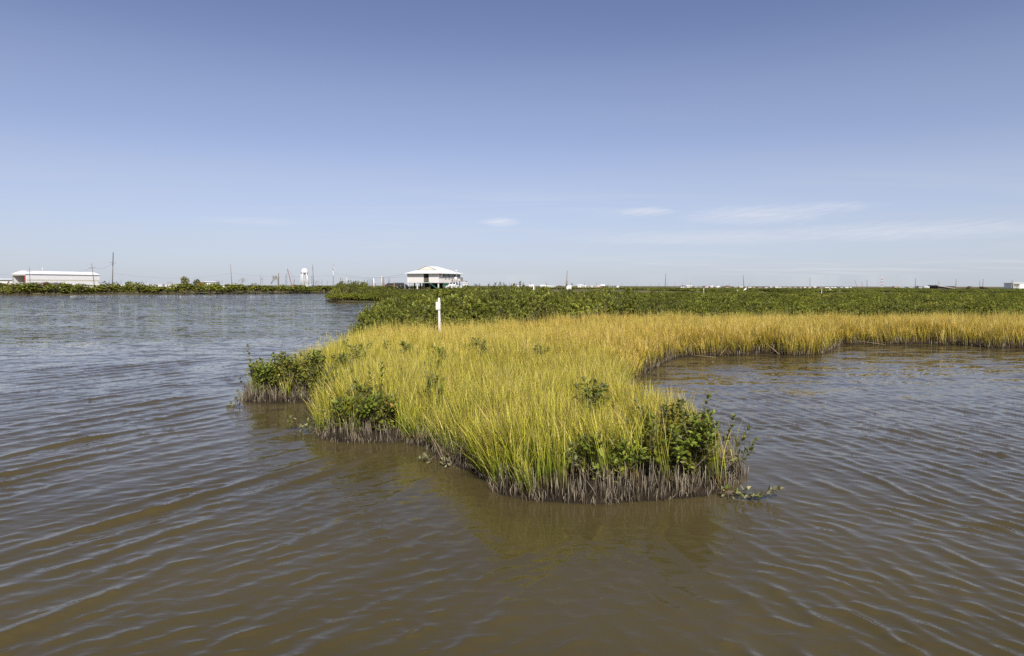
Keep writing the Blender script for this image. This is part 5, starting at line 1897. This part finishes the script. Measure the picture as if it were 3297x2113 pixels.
wl_ = MB().box(-hw + .02, px0, .06, .2, zf, ze).box(px1, hw - .02, .06, .2, zf, ze).build('front_wall', M_SIDING, house)
boards(-hw + .12, px0 - .08, 0, zf, ze - .05, 12, wl_, M_SIDING)
boards(px1 + .08, hw - .12, 0, zf, ze - .05, 12, wl_, M_SIDING)
rw = MB().box(hw - .2, hw - .06, .2, DF, zf, ze).build('side_wall', M_SIDING, house)
boards(.15, DF - .1, hw, zf, zf + (ze - zf) * .60, 8, rw, M_SIDING, 'y')
MB().box(-hw + .06, -hw + .2, .2, DF, zf, ze).build('side_wall', M_SIDING, house)
MB().box(-hw + .2, hw - .2, DF - .2, DF - .06, zf, ze).build('back_wall', M_SIDING, house)
for xx in (-hw, hw):
    MB().box(xx - .11, xx + .11, -.09, .13, zf - .3, ze).build('corner_board', M_WHITE, house)
for xx in (px0, px1):
    MB().box(xx - .08, xx + .08, -.07, .12, zf - .35, ze).build('door_jamb', M_WHITE, house)
# porch recess with railing
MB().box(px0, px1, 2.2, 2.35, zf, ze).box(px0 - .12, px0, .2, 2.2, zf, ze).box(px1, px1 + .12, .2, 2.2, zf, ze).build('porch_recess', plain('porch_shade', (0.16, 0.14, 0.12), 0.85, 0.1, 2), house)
MB().box(px0 + .3, px0 + 1.3, 2.12, 2.2, zf, zf + 1.9).build('door', plain('porch_door', (0.10, 0.12, 0.11), 0.6, 0.1, 2), house)
MB().box(px0 + .08, px1 - .08, -.12, .0, zf - .02, zf + .16).build('porch_edge', M_GREEN, house)
rl = MB().box(px0 + .08, px1 - .08, .02, .09, zf + 1.02, zf + 1.1).build('railing', M_STUMP, house)
for i in range(11):
    xx = px0 + .12 + (px1 - px0 - .3) * i / 10
    MB().box(xx, xx + .05, .03, .08, zf + .16, zf + 1.02).build('baluster', M_STUMP, rl)
# windows of the long side: a glazed band under the eave, two small white-framed ones, a lower shutter
for i, (ya, yb) in enumerate(((2.6, 4.0), (4.15, 5.5), (5.65, 6.8), (7.1, 9.0), (9.2, 10.4), (10.6, 12.6))):
    w_ = MB().box(hw - .055, hw + .05, ya, yb, zf + (ze - zf) * .63, ze - .12).build('window', MATS['window_glass'], house)
    MB().box(hw - .05, hw + .08, ya - .07, ya, zf + (ze - zf) * .61, ze - .08).box(hw - .05, hw + .08, ya, yb, zf + (ze - zf) * .60, zf + (ze - zf) * .628).build('frame', M_WHITE if i % 2 else M_GREEN, w_)
for ya in (3.3, 5.3):
    w_ = MB().box(hw + .04, hw + .1, ya, ya + 1.2, zf + .75, zf + 1.45).build('window', M_WHITE, house)
    MB().box(hw + .1, hw + .13, ya + .3, ya + .8, zf + .88, zf + 1.3).build('pane', MATS['window_glass'], w_)
MB().box(hw + .04, hw + .1, 7.4, 8.1, zf + .2, zf + .9).build('vent', M_STUMP, house)
# hip roof with a small gable set into its front slope
OV = .85
zs = ze - .02
e = [(-hw - OV, -OV, zs), (hw + OV, -OV, zs), (hw + OV, DF + OV, zs), (-hw - OV, DF + OV, zs)]
gy_, gzz = 2.0, zs + (zr - zs) * .46
gx_ = (hw + OV) * .56
r0_, r1_ = (0, gy_ + .3, zr), (0, DF * .62, zr)
gl, gr = (-gx_, gy_, gzz), (gx_, gy_, gzz)
rf = MB()
rf.poly([e[0], e[1], gr, gl])                    # lower front slope
rf.poly([e[1], e[2], r1_, r0_, gr])              # right slope
rf.poly([e[2], e[3], r1_])                       # back hip
rf.poly([e[3], e[0], gl, r0_, r1_])              # left slope
rf.poly([e[3], e[2], e[1], e[0]])                # soffit
roof = rf.build('roof', M_ROOFW, house)
MB().poly([(-gx_ + .25, gy_ + .12, gzz + .02), (gx_ - .25, gy_ + .12, gzz + .02), (0, gy_ + .35, zr - .12)]).build('gable', M_CREAM, roof)
MB().box(-gx_ - .05, gx_ + .05, gy_ - .25, gy_ - .02, gzz - .02, gzz + .10).build('gable_ledge', M_SOFFIT, roof)
for i in range(4):
    a_, b_ = Vector(e[i]), Vector(e[(i + 1) % 4])
    MB().tube([a_ + Vector((0, 0, -.02)), b_ + Vector((0, 0, -.02))], .09, 5).build('fascia', M_WHITE, roof)
# stilts
for ix, fx in enumerate((0.02, .30, .515, .70, .98)):
    for iy, fy in enumerate((0.02, .26, .5, .75, .98)):
        xx, yy = -hw + WF * fx, DF * fy
        white_ = iy == 0 and ix in (0, 1, 4)
        MB().box(xx - .14, xx + .14, yy - .14, yy + .14, -.4, zf - .28).build('stilt', M_WHITE if white_ else M_POLE_D, house)
# back enclosure, near-black to paint in the shade under the floor; stairs
MB().box(-hw * .42, hw * .9, DF * .34, DF * .36, -.2, zf - .3).box(-hw * .42, -hw * .40, DF * .36, DF * .9, -.2, zf - .3).build('underfloor_shade_wall', M_DARK, house)
MB().box(hw - .1, hw, 2.6, 6.5, -.1, zf - .3).build('green_screen', M_GREEN, house)
st = MB().hexa([(px1 + .3, -.55, zf - .35), (px1 + .3, -.45, zf - .35), (hw - .3, -.45, .1), (hw - .3, -.55, .1), (px1 + .3, -.55, zf - .05), (px1 + .3, -.45, zf - .05), (hw - .3, -.45, .4), (hw - .3, -.55, .4)]).build('stair_stringer', M_GREEN, house)
for i in range(8):
    f = (i + .5) / 8
    xx = px1 + .3 + (hw - .6 - px1) * f; zz = (zf - .2) * (1 - f) + .2 * f
    MB().box(xx - .15, xx + .15, -.44, .35, zz - .03, zz + .03).build('tread', M_GREEN, st)
# bright orange float hung under the corner eave
c = house.matrix_basis @ Vector((hw + .15, .9, ze - .35))
tag(MB().tube([(-.1, -.9, -.12), (0, -.5, .0), (0, 0, .05), (0, .5, .02), (.05, .9, -.05)], [.06, .2, .24, .2, .05], 8).build('orange_float', plain('orange_plastic', (0.75, 0.16, 0.05), 0.5, 0.05, 2), None, True, loc=c), 'orange float hung under the corner eave of the stilt house', 'float')
# boxes and junk beneath
rb = random.Random(15)
for i, (fx, fy, s_, mt, lab) in enumerate(((.42, .2, .7, M_STUMP, 'grey crate under the stilt house'), (.47, .12, .45, M_RED, 'small red container under the stilt house'), (.52, .15, .5, M_WHITE, 'white bucket under the stilt house'), (.62, .1, .95, M_DRY, 'upright tan board stack under the stilt house'))):
    q = house.matrix_basis @ Vector((-hw + WF * fx, DF * fy, 0))
    mb = MB()
    if i == 2:
        mb.lathe([(s_ * .3, 0), (s_ * .38, s_ * .9), (s_ * .42, s_ * .9), (s_ * .42, s_), (s_ * .2, s_)], 10)
    elif i == 3:
        for k in range(4):
            mb.hexa([(k * .1, 0, 0), (k * .1 + .08, 0, 0), (k * .1 + .08, .3, 0), (k * .1, .3, 0), (k * .1 + .15, .1, 1.5 - k * .12), (k * .1 + .23, .1, 1.5 - k * .12), (k * .1 + .23, .4, 1.5 - k * .12), (k * .1 + .15, .4, 1.5 - k * .12)])
    else:
        mb.box(-s_ / 2, s_ / 2, -s_ / 2, s_ / 2, 0, s_)
        for k in range(3):
            mb.box(-s_ / 2 - .03, s_ / 2 + .03, -s_ / 2 - .03, -s_ / 2, s_ * (.05 + .33 * k), s_ * (.25 + .33 * k))
    tag(mb.build(('crate', 'container', 'bucket', 'board_stack')[i], mt, None, loc=q), lab, ('crate', 'container', 'bucket', 'boards')[i])

# dish on a mast beside the house
dm = at_y(1470.5, 905, 196); zd = gz(dm.x, 196)
ds = thing('dish_mast', 'small white dish on a thin mast at the right corner of the stilt house', 'dish', (dm.x, 196, zd))
td = at_y(1472.5, 873, 196).z - zd
MB().tube([(0, 0, -.2), (0, 0, td)], .05, 6).build('mast', M_STEEL, ds)
MB().lathe([(0.05, 0), (.2, .03), (.34, .10), (.36, .12), (.02, .05)], 12).build('dish', M_WHITE, ds, True, loc=(-.2, -.05, td)).rotation_euler = (R(70), 0, R(-30))


# ------------------------------------------------------------------ vehicles and yard things
M_TYRE = plain('tyre', (0.03, 0.03, 0.03), 0.9, 0.1, 5)
M_RIM = plain('rim', (0.5, 0.5, 0.5), 0.35, 0.05, 5, metallic=0.6)


def car(px, Y, label, mat_, L=4.4, h=1.45, rz=0.0, cab=None, zoff=0.0, truck=False, name='parked_car', cat='car'):
    q = at_y(px, 921, Y)
    root = thing(name, label, cat, (q.x, Y, gz(q.x, Y) + zoff), rz)
    l = L / 2
    low = [(-l, .35), (-l, .75), (-l + .15, .88), (-l * .5, .95), (l * .55, .93), (l - .1, .82), (l, .6), (l, .35)]
    top_ = cab or [(-l * .72, .93), (-l * .48, h), (l * .22, h), (l * .5, .93)]
    hw_ = .88
    for nm, prof, inset in (('body', low, 0), ('cabin', top_, .1)):
        mb = MB(); n = len(prof); i0 = 0
        mb.v = [(x, -hw_ + (inset if z > .95 else inset * .2), z) for x, z in prof] + [(x, hw_ - (inset if z > .95 else inset * .2), z) for x, z in prof]
        mb.f = [tuple(range(n)), tuple(range(2 * n - 1, n - 1, -1))] + [(k, k + n, (k + 1) % n + n, (k + 1) % n) for k in range(n)]
        mb.build(nm, mat_, root)
    (x0, z0_), (x1, z1_), (x2, z2_), (x3, z3_) = top_[0], top_[1], top_[-2], top_[-1]
    for sgn in (-1, 1):
        yy = sgn * (hw_ - .03)
        for (ua, ub) in ((.06, .46), (.52, .95)):
            b0 = x0 + (x3 - x0) * ua + .12; b1 = x0 + (x3 - x0) * ub - .06
            t0 = x1 + (x2 - x1) * ua; t1 = x1 + (x2 - x1) * ub
            MB().poly([(b0, yy, .98), (b1, yy, .98), (t1, yy - sgn * .055, z1_ - .09), (t0, yy - sgn * .055, z1_ - .09)]).build('side_window', MATS['window_glass'], root)
    MB().poly([(x3 - .03 + .02, -.72, .97), (x3 - .03 + .02, .72, .97), (x2 + .03, .66, z2_ - .06), (x2 + .03, -.66, z2_ - .06)]).build('windscreen', MATS['window_glass'], root)
    MB().poly([(x0 + .01, -.72, .97), (x0 + .01, .72, .97), (x1 - .03, .66, z1_ - .06), (x1 - .03, -.66, z1_ - .06)]).build('rear_window', MATS['window_glass'], root)
    for sx in (-.62, .62):
        for sy in (-1, 1):
            w_ = MB().tube([(sx * l, sy * .72, .32), (sx * l, sy * .9, .32)], .33, 14).build('wheel', M_TYRE, root)
            MB().tube([(sx * l, sy * .89, .32), (sx * l, sy * .915, .32)], .2, 10).build('rim', M_RIM, w_)
    for sy in (-.6, .6):
        MB().box(l - .06, l + .015, sy - .16, sy + .16, .6, .74).build('headlight', M_WHITE, root)
        MB().box(-l - .015, -l + .05, sy - .14, sy + .14, .62, .78).build('tail_light', M_RED, root)
    return root


car(1262, 176, 'black car parked behind the fence', plain('black_car_paint', (0.02, 0.02, 0.022), 0.25, 0.05, 2), 4.4, 1.4, R(8), zoff=.35)
car(1292, 182, 'dark teal van parked between the black car and the house', plain('teal_car_paint', (0.018, 0.032, 0.033), 0.3, 0.05, 2), 4.6, 1.7, R(-12), [(-2.1, .93), (-1.9, 1.65), (.6, 1.65), (1.5, .93)], .2)
car(1462, 186, 'white pickup truck parked at the right side of the stilt house', plain('white_car_paint', (0.80, 0.80, 0.79), 0.3, 0.03, 2), 5.0, 1.95, R(165), [(-.9, .93), (-.7, 1.95), (.8, 1.95), (1.45, .93)], .2, name='pickup_truck', cat='truck')
# camper with flat white roof
building(1489, 1508, 910.5, 912.5, 188, 'white', 'white', 'little white camper with flat roof right of the pickup truck', 'flat', 2.4, name='camper_trailer', cat='trailer', win=1)
# raised timber platform with grey box and white hopper
pf0 = at_y(1480, 905, 193); zp = gz(pf0.x, 193)
pf = thing('timber_platform', 'weathered timber platform behind the white pickup truck', 'platform', (pf0.x, 193, zp))
zt_ = at_y(1480, 905, 193).z - zp
for i in range(9):
    MB().box(-2.3 + i * .5, -2.3 + i * .5 + .44, -.9, .9, zt_ - .12, zt_).build('plank', M_STUMP, pf)
for xx in (-2.1, 0, 2.0):
    for yy in (-.7, .7):
        MB().box(xx - .08, xx + .08, yy - .08, yy + .08, -.3, zt_ - .125).build('post', M_POLE, pf)
gb = at_y(1486.5, 905, 193)
tag(MB().box(-.32, .32, -.3, .3, 0, .9).box(-.36, .36, -.34, .34, .9, .97).build('grey_box', plain('grey_box_paint', (0.16, 0.15, 0.14), 0.7, 0.15, 3), None, loc=(gb.x, 193, zp + zt_ + .01)), 'dark grey box standing on the timber platform', 'box')
wb_ = at_y(1467, 902, 194.5); zq = gz(wb_.x, 194.5)
zz0 = at_y(1467, 901, 194.5).z - zq; zz1 = at_y(1467, 892.5, 194.5).z - zq
hp = thing('white_hopper', 'white tapered tank on legs against the side of the stilt house', 'tank', (wb_.x, 194.5, zq))
MB().lathe([(.45, zz0), (.5, zz0 + .06), (.32, zz1 - .05), (.28, zz1)], 14).build('tank', M_WHITE, hp, True)
for a in (45, 135, 225, 315):
    MB().tube([(.4 * math.cos(R(a)), .4 * math.sin(R(a)), -.2), (.4 * math.cos(R(a)), .4 * math.sin(R(a)), zz0 + .02)], .04, 5).build('leg', M_STEEL, hp)
